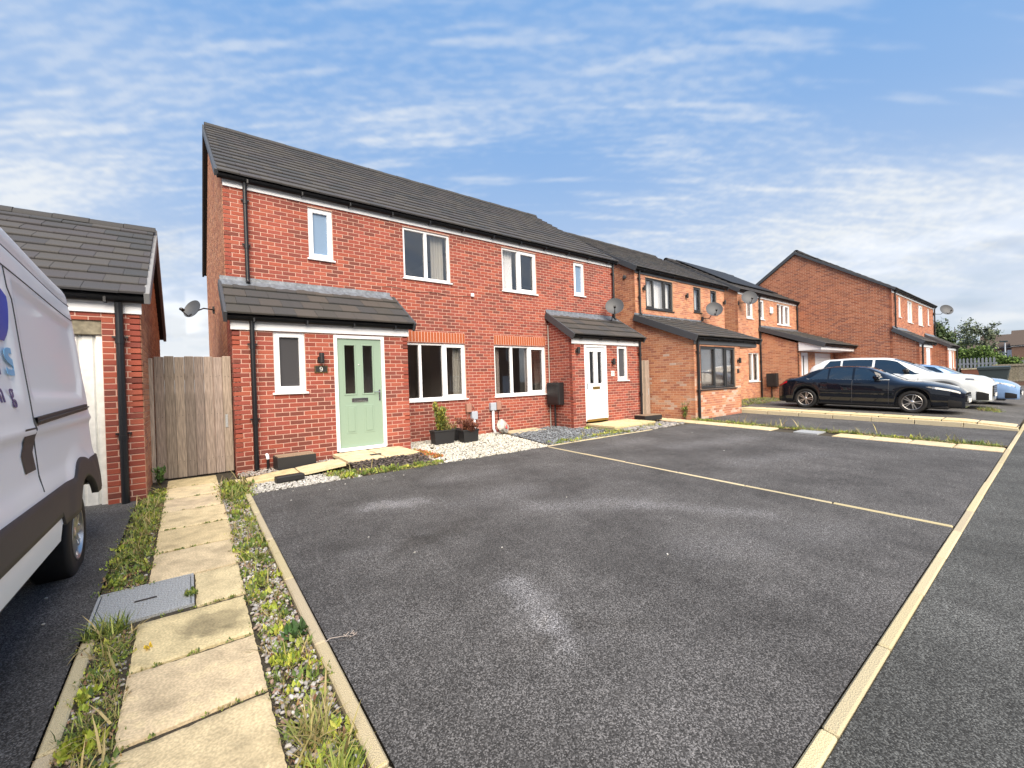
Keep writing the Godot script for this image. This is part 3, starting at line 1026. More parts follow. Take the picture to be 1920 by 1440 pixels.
func build_solar_house() -> void:
	var c: Material = M.curtain_grey
	var wins := [[rect(0.84, 1.53, 3.73, 4.70), [], [0], [[0.0, 1.0, M.blind]]], [rect(2.16, 2.76, 3.77, 4.72), [], [0], []], [rect(4.29, 5.94, 3.63, 4.70), [0.33, 0.62], [2], [[0.0, 0.3, c], [0.7, 1.0, c]]]]
	var h := detached(Vector3(19.13, 0, 0.1), "orange brick house with white windows, solar panels and white garage door", 6.97, wins, M.pvc_white, M.pvc_white, rect(0.93, 2.05, 0.79, 2.13), 0)
	var x := 2.17
	var ew := 4.75
	wall(h, "extension_side_wall", Vector3(x, 0, 0), Vector3.BACK, Vector3.LEFT, PackedVector2Array([Vector2(0, -0.3), Vector2(1.63, -0.3), Vector2(1.63, 2.45), Vector2(0, 3.12)]), [], true, 1)
	wall(h, "extension_front_wall", Vector3(x, 0, 1.63), Vector3.RIGHT, Vector3.BACK, PackedVector2Array([Vector2(0, -0.3), Vector2(ew, -0.3), Vector2(ew, 2.4), Vector2(0, 2.4)]), [rect(0.25, 1.15, -0.2, 2.05), rect(2.0, 4.3, -0.2, 2.05)])
	wall(h, "extension_side_wall", Vector3(x + ew, 0, 1.63), Vector3.FORWARD, Vector3.RIGHT, PackedVector2Array([Vector2(0, -0.3), Vector2(1.63, -0.3), Vector2(1.63, 3.12), Vector2(0, 2.45)]), [], false)
	var s := Vector3(0, 1.0, -2.6).normalized()
	slope(h, "extension_roof", Vector3(x - 0.1, 2.34, 2.6), Vector3.RIGHT, s, ew + 0.2, 2.77, 0.33, "weathered")
	flashing(h, x - 0.1, x + ew, Vector3(0, 3.32, 0.02), s)
	for q in [x - 0.11, x + ew + 0.11]:
		verge(h, Vector3(q, 2.34, 2.6), Vector3(q, 3.33, 0.02), M.verge_dark, 0.14, false)
	beam(h.node, "extension_fascia", Vector3(x - 0.05, 2.11, 2.45), Vector3(x + ew + 0.05, 2.30, 2.475), M.pvc_white)
	var sf := MB.new()
	sf.prism(PackedVector2Array([Vector2(1.64, 2.115), Vector2(2.448, 2.115), Vector2(2.448, 2.28), Vector2(1.64, 2.52)]), Transform3D(Basis(Vector3.BACK, UP, Vector3.LEFT), Vector3(x - 0.03, 0, 0)), 0.0, 0.02)
	sf.box(Vector3(x - 0.025, 2.10, 1.635), Vector3(x + ew, 2.12, 2.447))
	part(h.node, "canopy_soffit", sf, M.pvc_white)
	gutter(h, Vector3(x - 0.12, 2.315, 2.55), Vector3(x + ew + 0.12, 2.315, 2.55), M.pvc_black)
	var d := MB.new()
	d.bev(Vector3(x + 0.27, -0.2, 1.56), Vector3(x + 1.13, 2.05, 1.61), 0.006)
	var dr := part(h.node, "front_door", d, M.door_white)
	beam(dr, "pane", Vector3(x + 0.5, 0.3, 1.605), Vector3(x + 0.62, 1.9, 1.614), M.dark_plastic, 0.002)
	var gd2 := MB.new()
	for i in 12:
		gd2.bev(Vector3(x + 2.0, -0.2 + i * 0.1875, 1.55), Vector3(x + 4.3, -0.2 + i * 0.1875 + 0.183, 1.60), 0.008)
	part(h.node, "garage_door", gd2, M.door_white)
	pipe(h, [Vector3(2.12, 4.86, 0.10), Vector3(2.12, 4.74, 0.06), Vector3(2.12, -0.1, 0.06)], 0.034)
	pipe(h, [Vector3(6.85, 4.86, 0.10), Vector3(6.85, 4.74, 0.06), Vector3(6.85, 3.45, 0.06)], 0.034)
	pipe(h, [Vector3(x + ew + 0.04, 2.27, 2.52), Vector3(x + ew + 0.04, -0.2, 2.5)], 0.036)
	# solar panels lying on the front slope
	var ms := Vector3(0, 2.21, -3.57).normalized()
	var t := Transform3D(Basis(Vector3.RIGHT, ms, Vector3.RIGHT.cross(ms)), Vector3(0, 4.93, 0.12))
	for i in 5:
		for j in 2:
			var p := MB.new()
			p.bev(Vector3(0.5 + i * 1.05, 0.75 + j * 1.66, 0.11), Vector3(1.52 + i * 1.05, 2.38 + j * 1.66, 0.15), 0.008, t)
			part(h.node, "solar_panel", p, M.solar)
	lay(h.bricks, 0, brick_kinds, "brick", brick_plain)
	lay_tiles(h, 0)


func build_garage() -> void:
	var h := new_house("garage", "single brick garage with tiled roof and white ribbed door behind the van", "garage", "", Vector3(-4.10, 0, 0), 0.0, "red", "mortar_red")
	var w := 3.06
	var zf := 1.80
	var zb := -2.9
	var y0 := -0.45
	wall(h, "front_wall", Vector3(0, 0, zf), Vector3.RIGHT, Vector3.BACK, PackedVector2Array([Vector2(0, y0), Vector2(w, y0), Vector2(w, 2.33), Vector2(0, 2.33)]), [rect(0.36, 2.70, -0.5, 2.055)])
	var D := zf - zb
	wall(h, "side_wall", Vector3(w, 0, zf), Vector3.FORWARD, Vector3.RIGHT, PackedVector2Array([Vector2(0, y0), Vector2(D, y0), Vector2(D, 2.33), Vector2(D / 2, 3.80), Vector2(0, 2.33)]), [], true, 1, 0, "buff")
	wall(h, "side_wall", Vector3(0, 0, zb), Vector3.BACK, Vector3.LEFT, PackedVector2Array([Vector2(0, y0), Vector2(D, y0), Vector2(D, 2.33), Vector2(D / 2, 3.80), Vector2(0, 2.33)]), [], false)
	wall(h, "back_wall", Vector3(w, 0, zb), Vector3.LEFT, Vector3.FORWARD, PackedVector2Array([Vector2(0, y0), Vector2(w, y0), Vector2(w, 2.33), Vector2(0, 2.33)]), [], false)
	var zr := -0.55
	var s := Vector3(0, 1.52, -2.5).normalized()
	var l := Vector2(1.52, 2.5).length()
	slope(h, "roof_slope", Vector3(-0.08, 2.36, 1.95), Vector3.RIGHT, s, w + 0.15, l, 0.30)
	var sb := Vector3(0, 1.52, 2.5).normalized()
	var back := MB.new()
	back.box(Vector3(0, 0, -0.07), Vector3(w + 0.15, l, 0.05), Transform3D(Basis(Vector3.LEFT, sb, Vector3.LEFT.cross(sb)), Vector3(w + 0.07, 2.36, zb - 0.15)))
	part(h.node, "back_roof_slope", back, M.roof_felt)
	var x := w + 0.085
	verge(h, Vector3(x, 2.36, 1.95), Vector3(x, 3.88, zr), M.verge_light, 0.08)
	verge(h, Vector3(x, 2.36, zb - 0.15), Vector3(x, 3.88, zr), M.verge_light, 0.12, false)
	ridge(h, Vector3(-0.08, 3.91, zr), Vector3(w + 0.10, 3.91, zr))
	beam(h.node, "fascia", Vector3(0.0, 2.15, zf + 0.010), Vector3(w + 0.02, 2.345, zf + 0.032), M.pvc_white)
	gutter(h, Vector3(-0.1, 2.34, 1.905), Vector3(w + 0.10, 2.34, 1.905), M.pvc_black)
	beam(h.node, "door_beam", Vector3(0.36, 1.88, zf - 0.12), Vector3(2.70, 2.055, zf - 0.02), M.timber_beam, 0.008)
	var door := MB.new()
	for i in 16:
		var a := 0.42 + i * 0.139
		door.bev(Vector3(a, -0.36, zf - 0.12), Vector3(a + 0.112, 1.88, zf - 0.08), 0.012)
		door.box(Vector3(a + 0.11, -0.36, zf - 0.12), Vector3(a + 0.14, 1.88, zf - 0.10))
	var gdr := part(h.node, "garage_door", door, M.garage_door)
	for q in [[0.36, 0.42], [2.64, 2.70]]:
		beam(gdr, "jamb", Vector3(q[0], -0.36, zf - 0.12), Vector3(q[1], 1.88, zf - 0.05), M.garage_door)
	pipe(h, [Vector3(2.87, 2.28, 1.91), Vector3(2.87, 2.12, 1.87), Vector3(2.87, -0.28, 1.865)], 0.04)
	lay(h.bricks, 300, brick_kinds, "brick", brick_plain)
	lay_tiles(h, 300)


func plain_house(at: Vector3, turn: float, label: String, wd: float, dp: float, eave: float, top: float, wm: Material, group := "") -> Node3D:
	# a far house: walls, roof with overhang, windows and door built as pieces
	var o := thing("house", label, "house", group, at, turn)
	var b := MB.new()
	b.box(Vector3(0, -0.6, -dp), Vector3(wd, eave, 0))
	for x in [0.0, wd]:
		b.prism(PackedVector2Array([Vector2(-dp, eave - 0.01), Vector2(0, eave - 0.01), Vector2(-dp / 2, top - 0.08)]), Transform3D(Basis(Vector3.BACK, UP, Vector3.LEFT), Vector3(x + (0.1 if x == 0.0 else 0.0), 0, 0)), 0.0, 0.1)
	part(o, "wall", b, wm)
	var r := MB.new()
	for sgn in [1.0, -1.0]:
		var p0 := Vector3(-0.15, eave - 0.1, 0.25) if sgn > 0 else Vector3(-0.15, eave - 0.1, -dp - 0.25)
		var p1 := Vector3(-0.15, top, -dp / 2)
		var d := (p1 - p0).normalized()
		var t := Transform3D(Basis(Vector3.RIGHT, d, Vector3.RIGHT.cross(d)), p0)
		r.box(Vector3(0, 0, -0.05 if sgn > 0 else -0.03), Vector3(wd + 0.3, (p1 - p0).length(), 0.05), t)
	part(o, "roof", r, M.far_roof)
	beam(o, "fascia", Vector3(-0.1, eave - 0.2, 0.17), Vector3(wd + 0.1, eave - 0.03, 0.20), M.pvc_white)
	beam(o, "gutter", Vector3(-0.1, eave - 0.08, 0.21), Vector3(wd + 0.1, eave, 0.29), M.pvc_black)
	return o


func plain_window(o: Node3D, x: float, y: float, w: float, hh: float, z := 0.0) -> void:
	var f := MB.new()
	f.bev(Vector3(x, y, z + 0.002), Vector3(x + w, y + hh, z + 0.05), 0.006)
	var win := part(o, "window", f, M.pvc_white)
	var k := maxi(1, int(round(w / 0.6)))
	for i in k:
		var p := MB.new()
		var a := x + 0.06 + i * (w - 0.06) / k
		p.box(Vector3(a, y + 0.06, z + 0.045), Vector3(a + (w - 0.06) / k - 0.06, y + hh - 0.06, z + 0.055))
		part(win, "pane", p, M.car_glass)


# ---------------------------------------------------------------- ground
func sheet(called: String, x0: float, x1: float, z0: float, z1: float, step: float, height: Callable, tint: Callable, m: Material) -> MeshInstance3D:
	var nx := maxi(1, int(ceil((x1 - x0) / step)))
	var nz := maxi(1, int(ceil((z1 - z0) / step)))
	var v := PackedVector3Array(); var n := PackedVector3Array(); var c := PackedColorArray(); var idx := PackedInt32Array()
	for i in nz + 1:
		for j in nx + 1:
			var x := lerpf(x0, x1, float(j) / nx)
			var z := lerpf(z0, z1, float(i) / nz)
			var y: float = height.call(x, z)
			v.append(Vector3(x, y, z))
			n.append(Vector3(y - height.call(x + 0.05, z), 0.05, y - height.call(x, z + 0.05)).normalized())
			c.append(tint.call(x, z))
	for i in nz:
		for j in nx:
			var a := i * (nx + 1) + j
			idx.append_array([a, a + 1, a + nx + 1, a + 1, a + nx + 2, a + nx + 1])
	var arr := []
	arr.resize(Mesh.ARRAY_MAX)
	arr[Mesh.ARRAY_VERTEX] = v; arr[Mesh.ARRAY_NORMAL] = n; arr[Mesh.ARRAY_COLOR] = c; arr[Mesh.ARRAY_INDEX] = idx
	var mesh := ArrayMesh.new()
	mesh.add_surface_from_arrays(Mesh.PRIMITIVE_TRIANGLES, arr)
	mesh.surface_set_material(0, m)
	var o := MeshInstance3D.new()
	o.name = numbered(called)
	o.mesh = mesh
	add_child(o)
	o.set_meta("kind", "structure")
	return o


var big: FastNoiseLite
var mid_n: FastNoiseLite
const SMEARS := [[1.32, 6.45, 1.19, 6.95, 0.13, 0.95], [1.17, 6.98, 1.10, 7.22, 0.07, 0.6], [1.22, 4.02, 1.50, 4.12, 0.22, 1.0], [0.95, 4.0, 1.25, 4.0, 0.16, 0.5], [1.05, 7.2, 1.35, 7.25, 0.10, 0.25], [0.9, 7.05, 1.05, 7.12, 0.09, -0.35], [1.3, 7.1, 1.5, 7.3, 0.12, -0.3], [0.9, 5.35, 1.6, 5.2, 0.16, -0.25], [2.0, 4.5, 2.9, 4.6, 0.3, 0.35], [2.9, 7.0, 4.4, 7.6, 0.3, 0.3], [2.6, 5.2, 3.6, 5.9, 0.22, 0.55], [3.6, 5.9, 4.3, 7.0, 0.16, 0.5], [2.2, 3.4, 3.2, 3.5, 0.2, 0.35], [0.5, 5.2, 0.8, 5.25, 0.1, 0.25], [7.2, 4.2, 9.4, 4.6, 0.35, 0.5], [6.6, 5.6, 8.5, 6.2, 0.3, 0.4], [5.9, 3.3, 7.6, 3.2, 0.25, 0.35]]


func worn(x: float, z: float) -> Color:
	# dust and tyre smears trodden into the asphalt
	var b := big.get_noise_2d(x * 10.0, z * 10.0)
	var d := mid_n.get_noise_2d(x * 10.0, z * 10.0)
	var k := 0.95 + 0.48 * maxf(b + 0.05, -0.4) + 0.26 * d
	var pale := 0.0
	for s in SMEARS:
		var a := Vector2(s[0], s[1]); var e := Vector2(s[2], s[3]); var p := Vector2(x, z)
		var q := Geometry2D.get_closest_point_to_segment(p, a, e)
		var t: float = p.distance_to(q) / s[4] + 0.9 * d + 0.4 * mid_n.get_noise_2d(x * 41.0, z * 41.0)
		pale += s[5] * smoothstep(1.5, 0.1, t) * (1.0 if s[5] < 0 else 1.0 - 0.4 * pale)
	k = maxf(k, 0.5)
	pale = clampf(pale, -0.45, 1.3)
	return Color(k + pale, k + pale * 1.03, k + pale * 1.10) * 0.42


const SPILLS := [[-0.72, 6.2, 0.10, 0.22, 0.3, 0.16], [-0.45, 6.9, 0.2, 0.1, 0.6, 0.14], [-0.6, 7.5, 0.14, 0.2, 0.2, 0.15], [-0.35, 4.4, 0.1, 0.14, 0.0, 0.18], [-0.55, 2.4, 0.2, 0.12, 0.2, 0.15], [-0.50, 5.66, 0.17, 0.15, 0.5, 0.42], [-0.42, 5.80, 0.16, 0.05, 0.2, 0.25], [-0.7, 3.1, 0.12, 0.08, 0.0, 0.2]]


func slabs(parent: Node, at: Callable, rows: Array) -> void:
	# rows: [x0, x1, z0, z1, rise, tone]; each slab a bevelled stone of its own
	for r in rows:
		var mb := MB.new()
		var j: float = rng.randf_range(0.84, 0.98) * r[5]
		mb.col = Color(j, j * rng.randf_range(0.97, 1.02), j * rng.randf_range(0.9, 1.05))
		var x0: float = r[0]; var x1: float = r[1]; var z0: float = r[2]; var z1: float = r[3]
		var nx := 20; var nz := 20
		var g := []
		var ph := rng.randf() * 10.0
		for i in nz + 1:
			var line := PackedVector3Array()
			for q in nx + 1:
				var fx := float(q) / nx; var fz := float(i) / nz
				var edge := 0.008 if (q == 0 or q == nx or i == 0 or i == nz) else 0.0
				var x := lerpf(x0, x1, fx); var z := lerpf(z0, z1, fz)
				var nick := 0.004 + 0.012 * maxf(0.0, mid_n.get_noise_2d(x * 90.0 + ph, z * 90.0))
				if q == 0 or q == nx:
					x += nick if q == 0 else -nick
				if i == 0 or i == nz:
					z += nick if i == 0 else -nick
				line.append(Vector3(x, at.call(x, z) + r[4] - edge + 0.0025 * sin(ph + fx * 5.0 + fz * 3.0), z))
			g.append(line)
		var base := mb.col
		var tones := []
		for i in nz + 1:
			var tl := []
			for q in nx + 1:
				var m: Vector3 = g[i][q]
				var st := 0.98 + 0.30 * mid_n.get_noise_2d(m.x * 22.0, m.z * 22.0) + 0.22 * big.get_noise_2d(m.x * 60.0, m.z * 60.0)
				for w in SPILLS:
					var e := Vector2((m.x - w[0]) / w[2], (m.z - w[1]) / w[3]).rotated(w[4]).length() + 0.35 * mid_n.get_noise_2d(m.x * 30.0, m.z * 30.0)
					st *= 1.0 - w[5] * smoothstep(1.10, 0.80, e)
				tl.append(base * clampf(st, 0.3, 1.1))
			tones.append(tl)
		mb.grid(g, true, tones)
		var low := 0.05
		for i in nx:
			for e in [0, nz]:
				var a: Vector3 = g[e][i]; var b: Vector3 = g[e][i + 1]
				mb.quad(a, b, b - UP * low, a - UP * low)
		for i in nz:
			for e in [0, nx]:
				var a: Vector3 = g[i][e]; var b: Vector3 = g[i + 1][e]
				mb.quad(a, b, b - UP * low, a - UP * low)
		part(parent, "slab", mb, M.slab)


func edging(called: String, a: Vector2, b: Vector2, w: float, rise: float, at: Callable, len := 0.91) -> MeshInstance3D:
	# a line of concrete edging stones flush with the surface
	var l := a.distance_to(b)
	var k := int(round(l / len))
	var d := (b - a).normalized()
	var base := MB.new()
	var sd := Vector2(-d.y, d.x)
	var p00 := a - sd * w * 0.4; var p11 := b + sd * w * 0.4
	base.quad(Vector3(a.x - sd.x * w * .4, at.call(a.x, a.y) - 0.03, a.y - sd.y * w * .4), Vector3(b.x - sd.x * w * .4, at.call(b.x, b.y) - 0.03, b.y - sd.y * w * .4), Vector3(b.x + sd.x * w * .4, at.call(b.x, b.y) - 0.03, b.y + sd.y * w * .4), Vector3(a.x + sd.x * w * .4, at.call(a.x, a.y) - 0.03, a.y + sd.y * w * .4))
	var o := structure(called, base, M.soil)
	for i in k:
		var m := MB.new()
		var j := rng.randf_range(0.74, 1.0)
		m.col = Color(j, j * rng.randf_range(0.96, 1.0), j * rng.randf_range(0.86, 1.0))
		var q0 := a + d * (l * i / k); var q1 := a + d * (l * (i + 1) / k)
		var y0: float = at.call(q0.x, q0.y); var y1: float = at.call(q1.x, q1.y)
		var dir := Vector3(q1.x - q0.x, y1 - y0, q1.y - q0.y)
		var sl := dir.length()
		var bx := dir / sl
		var bz := Vector3(-d.y, 0, d.x)
		var t := Transform3D(Basis(bx, bz.cross(bx).normalized(), bz), Vector3(q0.x, y0 + rise + rng.randf_range(-0.003, 0.003), q0.y + rng.randf_range(-0.002, 0.002)))
		m.bev(Vector3(0.006, -0.12, -w / 2 + rng.randf_range(0.0, 0.004)), Vector3(sl - 0.006, 0, w / 2 - rng.randf_range(0.0, 0.004)), 0.009, t)
		part(o, "edging_stone", m, M.concrete)
	return o


func pebble(flat: float, sharp := 0.25) -> ArrayMesh:
	var b := MB.new()
	var rows := []
	for i in 5:
		var line := PackedVector3Array()
		var a := PI * i / 4.0 - PI / 2.0
		for j in 7:
			var q := TAU * (j % 6) / 6.0
			var r := 1.0 + sharp * sin(j % 6 * 2.3 + i * 1.1)
			line.append(Vector3(cos(a) * cos(q) * r, sin(a) * flat, cos(a) * sin(q) * r * 0.75))
		rows.append(line)
	b.grid(rows, true)
	var m := b.done()
	m.surface_set_material(0, M.pebble)
	return m


func gravel(called: String, label: String, spots: Array, mesh: ArrayMesh, cols: Array) -> void:
	# spots: [x, y, z, radius]
	var xf := []
	var cl := []
	for s in spots:
		var b := Basis(Vector3(rng.randf_range(-1, 1), rng.randf_range(-1, 1), rng.randf_range(-1, 1)).normalized(), rng.randf_range(-0.5, 0.5)) * Basis(UP, rng.randf() * TAU)
		var r: float = s[3]
		xf.append(Transform3D(b.scaled(Vector3(r, r, r)), Vector3(s[0], s[1] + r * 0.25, s[2])))
		cl.append(cols[rng.randi() % cols.size()] * rng.randf_range(0.8, 1.15))
	var o := many(self, called, mesh, xf, cl)
	tag(o, label, "gravel", "", "stuff")


func strew(poly: PackedVector2Array, count: int, r0: float, r1: float, at: Callable) -> Array:
	var out := []
	var lo := poly[0]; var hi := poly[0]
	for p in poly:
		lo = lo.min(p); hi = hi.max(p)
	while out.size() < count:
		var p := Vector2(rng.randf_range(lo.x, hi.x), rng.randf_range(lo.y, hi.y))
		if Geometry2D.is_point_in_polygon(p, poly):
			out.append([p.x, at.call(p.x, p.y), p.y, rng.randf_range(r0, r1)])
	return out


# ---------------------------------------------------------------- plants
var leaf_mesh: ArrayMesh
var blade_mesh: ArrayMesh


func make_leaves() -> void:
	var b := MB.new()
	var l := Vector3(-0.26, 0.45, 0.05); var r := Vector3(0.26, 0.45, 0.05); var t := Vector3(0, 1, -0.12); var m := Vector3(0, 0.5, 0)
	b.tri(Vector3.ZERO, r, m); b.tri(Vector3.ZERO, m, l); b.tri(m, r, t); b.tri(m, t, l)
	leaf_mesh = b.done()
	leaf_mesh.surface_set_material(0, M.leaf)
	b = MB.new()
	b.quad(Vector3(-0.03, 0, 0), Vector3(0.03, 0, 0), Vector3(0.024, 0.5, 0.05), Vector3(-0.024, 0.5, 0.05))
	b.tri(Vector3(-0.024, 0.5, 0.05), Vector3(0.024, 0.5, 0.05), Vector3(0, 1, 0.22))
	blade_mesh = b.done()
	blade_mesh.surface_set_material(0, M.leaf)


func tuft(xf: Array, cl: Array, p: Vector3, spread: float, count: int, l0: float, l1: float, lean: float, cols: Array) -> void:
	# leaves or blades that spring from the ground round p
	for i in count:
		var a := rng.randf() * TAU
		var d := spread * sqrt(rng.randf())
		var at := p + Vector3(cos(a) * d, 0, sin(a) * d)
		var l := rng.randf_range(l0, l1)
		var tilt := rng.randf_range(0.1, lean)
		var b := Basis(UP, rng.randf() * TAU) * Basis(Vector3.RIGHT, tilt)
		xf.append(Transform3D(b.scaled(Vector3.ONE * l), at + UP * rng.randf_range(0.0, 0.25) * l))
		cl.append(cols[rng.randi() % cols.size()] * rng.randf_range(0.75, 1.25))


const GREENS := [Color(0.14, 0.21, 0.04), Color(0.10, 0.16, 0.035), Color(0.22, 0.27, 0.05), Color(0.07, 0.11, 0.03), Color(0.26, 0.29, 0.06)]
const LIMES := [Color(0.36, 0.42, 0.05), Color(0.28, 0.37, 0.05), Color(0.42, 0.42, 0.08)]
const DULLS := [Color(0.20, 0.16, 0.08), Color(0.30, 0.21, 0.11), Color(0.15, 0.15, 0.06), Color(0.24, 0.12, 0.07), Color(0.34, 0.26, 0.15)]
const STRAW := [Color(0.36, 0.29, 0.13), Color(0.28, 0.24, 0.09), Color(0.18, 0.2, 0.05)]


func verge_weeds(called: String, label: String, poly: PackedVector2Array, clumps: int, at: Callable, grass_share: float, size := 1.0) -> void:
	var xl := []; var cl := []; var xb := []; var cb := []
	for s in strew(poly, clumps, 0.6, 1.3, at):
		var p := Vector3(s[0], s[1], s[2])
		var r: float = s[3] * size
		var pick := rng.randf()
		if pick < grass_share:
			tuft(xb, cb, p, 0.05 * r, 26, 0.03 * r, 0.10 * r, 1.1, GREENS if rng.randf() < 0.8 else STRAW)
		elif pick < 0.62:
			tuft(xl, cl, p, 0.055 * r, 22, 0.025 * r, 0.06 * r, 1.4, GREENS if rng.randf() < 0.7 else LIMES)
		else:
			tuft(xl, cl, p, 0.06 * r, 16, 0.018 * r, 0.04 * r, 1.5, DULLS)
	for s in strew(poly, clumps, 0.6, 1.4, at):
		var r: float = s[3] * size
		tuft(xl, cl, Vector3(s[0], s[1], s[2]), 0.09 * r, 26, 0.010 * r, 0.026 * r, 1.55, [GREENS, GREENS, GREENS, LIMES, DULLS][rng.randi() % 5])
		if rng.randf() < 0.14:
			tuft(xb, cb, Vector3(s[0], s[1], s[2]), 0.06 * r, 7, 0.08 * r, 0.22 * r, 1.45, STRAW)
	if xl:
		tag(many(self, called, leaf_mesh, xl, cl), label, "weeds", "", "stuff")
	if xb:
		tag(many(self, called.replace("weeds", "grass"), blade_mesh, xb, cb), label.replace("weeds", "grass"), "grass", "", "stuff")


func plant(called: String, label: String, p: Vector3, mesh: ArrayMesh, spread: float, count: int, l0: float, l1: float, lean: float, cols: Array, height := 0.0) -> Node3D:
	# one plant one can point at: stems and leaves
	var o := thing(called, label, "plant", "", p)
	var xf := []; var cl := []
	if height > 0:
		var st := MB.new()
		for i in 7:
			var a := rng.randf() * TAU
			var top := Vector3(cos(a) * spread * rng.randf(), height * rng.randf_range(0.6, 1.0), sin(a) * spread * rng.randf())
			st.tube([Vector3(top.x * 0.1, -0.02, top.z * 0.1), top * 0.55, top], 0.006, 5, 0.002)
			for j in count / 7:
				var f := rng.randf_range(0.15, 1.05)
				tuft(xf, cl, top * f, spread * 0.35, 1, l0, l1, lean, cols)
		part(o, "stem", st, M.bark)
	else:
		tuft(xf, cl, Vector3.ZERO, spread, count, l0, l1, lean, cols)
	many(o, "foliage", mesh, xf, cl)
	return o


func tree(label: String, p: Vector3, height: float, radius: float, count: int, leaf: float, cols: Array, airy: float) -> void:
	var o := thing("tree", label, "tree", "trees beyond the far fence", p)
	var t := MB.new()
	var xf := []; var cl := []
	t.tube([Vector3(0, -0.3, 0), Vector3(0.05, height * 0.35, 0), Vector3(-0.05, height * 0.75, 0.05), Vector3(0, height * 0.95, 0)], height * 0.022, 8, height * 0.004)
	for i in 22:
		var a := rng.randf() * TAU
		var y0 := height * rng.randf_range(0.25, 0.8)
		var rr := radius * rng.randf_range(0.5, 1.0) * (1.0 - 0.5 * y0 / height)
		var e := Vector3(cos(a) * rr, y0 + height * rng.randf_range(0.05, 0.25), sin(a) * rr)
		t.tube([Vector3(0, y0, 0), Vector3(e.x * 0.5, lerpf(y0, e.y, 0.35), e.z * 0.5), e], height * 0.007, 5, height * 0.002)
		for k in count / 22:
			var f := rng.randf_range(0.35, 1.0)
			var c := Vector3(e.x * f, lerpf(y0, e.y, f), e.z * f) + Vector3(rng.randfn(), rng.randfn(), rng.randfn()) * radius * airy
			var b := Basis(Vector3(rng.randfn(), rng.randfn(), rng.randfn()).normalized(), rng.randf() * TAU)
			xf.append(Transform3D(b.scaled(Vector3.ONE * leaf * rng.randf_range(0.6, 1.4)), c))
			cl.append(cols[rng.randi() % cols.size()] * rng.randf_range(0.7, 1.3))
	part(o, "trunk", t, M.bark)
	many(o, "crown", leaf_mesh, xf, cl)


# ---------------------------------------------------------------- vehicles
func wheel(parent: Node, at: Vector3, r: float, w: float, out: float, spokes: int, rimf := 0.70, twin := true) -> void:
	# tyre and alloy; the axle runs along x, out says which side faces out
	var t := Transform3D(Basis(Vector3(0, 0, 1), Vector3(out, 0, 0), Vector3(0, out, 0)), at)
	var tb := MB.new()
	tb.lathe([Vector2(r * rimf, -w / 2), Vector2(r * 0.93, -w / 2), Vector2(r, -w * 0.36), Vector2(r, w * 0.36), Vector2(r * 0.975, w * 0.44), Vector2(r * 0.9, w / 2), Vector2(r * rimf, w * 0.49), Vector2(r * rimf * 0.97, w * 0.2)], t, 36)
	var wh := part(parent, "wheel", tb, M.rubber)
	var rr := r * rimf
	var rb := MB.new()
	rb.lathe([Vector2(rr * 1.0, w * 0.2), Vector2(rr * 1.01, w * 0.5), Vector2(rr * 0.94, w * 0.5), Vector2(rr * 0.9, w * 0.2)], t, 36)
	for i in spokes:
		var a := TAU * i / spokes
		for q in ([-1.0, 1.0] if twin else [0.0]):
			var d0 := Vector3(cos(a), 0, sin(a)); var d1: Vector3 = Vector3(cos(a + q * 0.17), 0, sin(a + q * 0.17))
			var sd := Vector3(-sin(a), 0, cos(a))
			var sw := rr * (0.055 if twin else 0.11)
			var p0: Vector3 = d0 * rr * 0.18 + Vector3(0, w * 0.42, 0) + sd * q * rr * 0.04
			var p1: Vector3 = d1 * rr * 0.95 + Vector3(0, w * 0.44, 0)
			rb.quad(t * (p0 - sd * sw), t * (p0 + sd * sw), t * (p1 + sd * sw * 0.8), t * (p1 - sd * sw * 0.8))
			for e in [-1.0, 1.0]:
				rb.quad(t * (p0 + sd * sw * e), t * (p1 + sd * sw * 0.8 * e), t * (p1 + sd * sw * 0.8 * e - Vector3(0, 0.04, 0)), t * (p0 + sd * sw * e - Vector3(0, 0.04, 0)))
	rb.lathe([Vector2(rr * 0.24, w * 0.3), Vector2(rr * 0.22, w * 0.43), Vector2(0, w * 0.45)], t, 16)
	part(wh, "rim", rb, M.alloy)
	var bk := MB.new()
	bk.lathe([Vector2(rr * 0.99, w * 0.18), Vector2(rr * 0.5, w * 0.12), Vector2(0, w * 0.12)], t, 24)
	part(wh, "brake_disc", bk, M.dark_plastic)


static func along(pts: Array, z: float) -> float:
	var k := pts.size() - 1
	if z <= pts[0][0]: return pts[0][1]
	if z >= pts[k][0]: return pts[k][1]
	for i in k:
		if z <= pts[i + 1][0]:
			var f: float = (z - pts[i][0]) / (pts[i + 1][0] - pts[i][0])
			var a: Array = pts[maxi(i - 1, 0)]; var b: Array = pts[i]; var c: Array = pts[i + 1]; var d: Array = pts[mini(i + 2, k)]
			return cubic_interpolate_in_time(b[1], c[1], a[1], d[1], f, c[0] - b[0], a[0] - b[0], d[0] - b[0])
	return 0.0


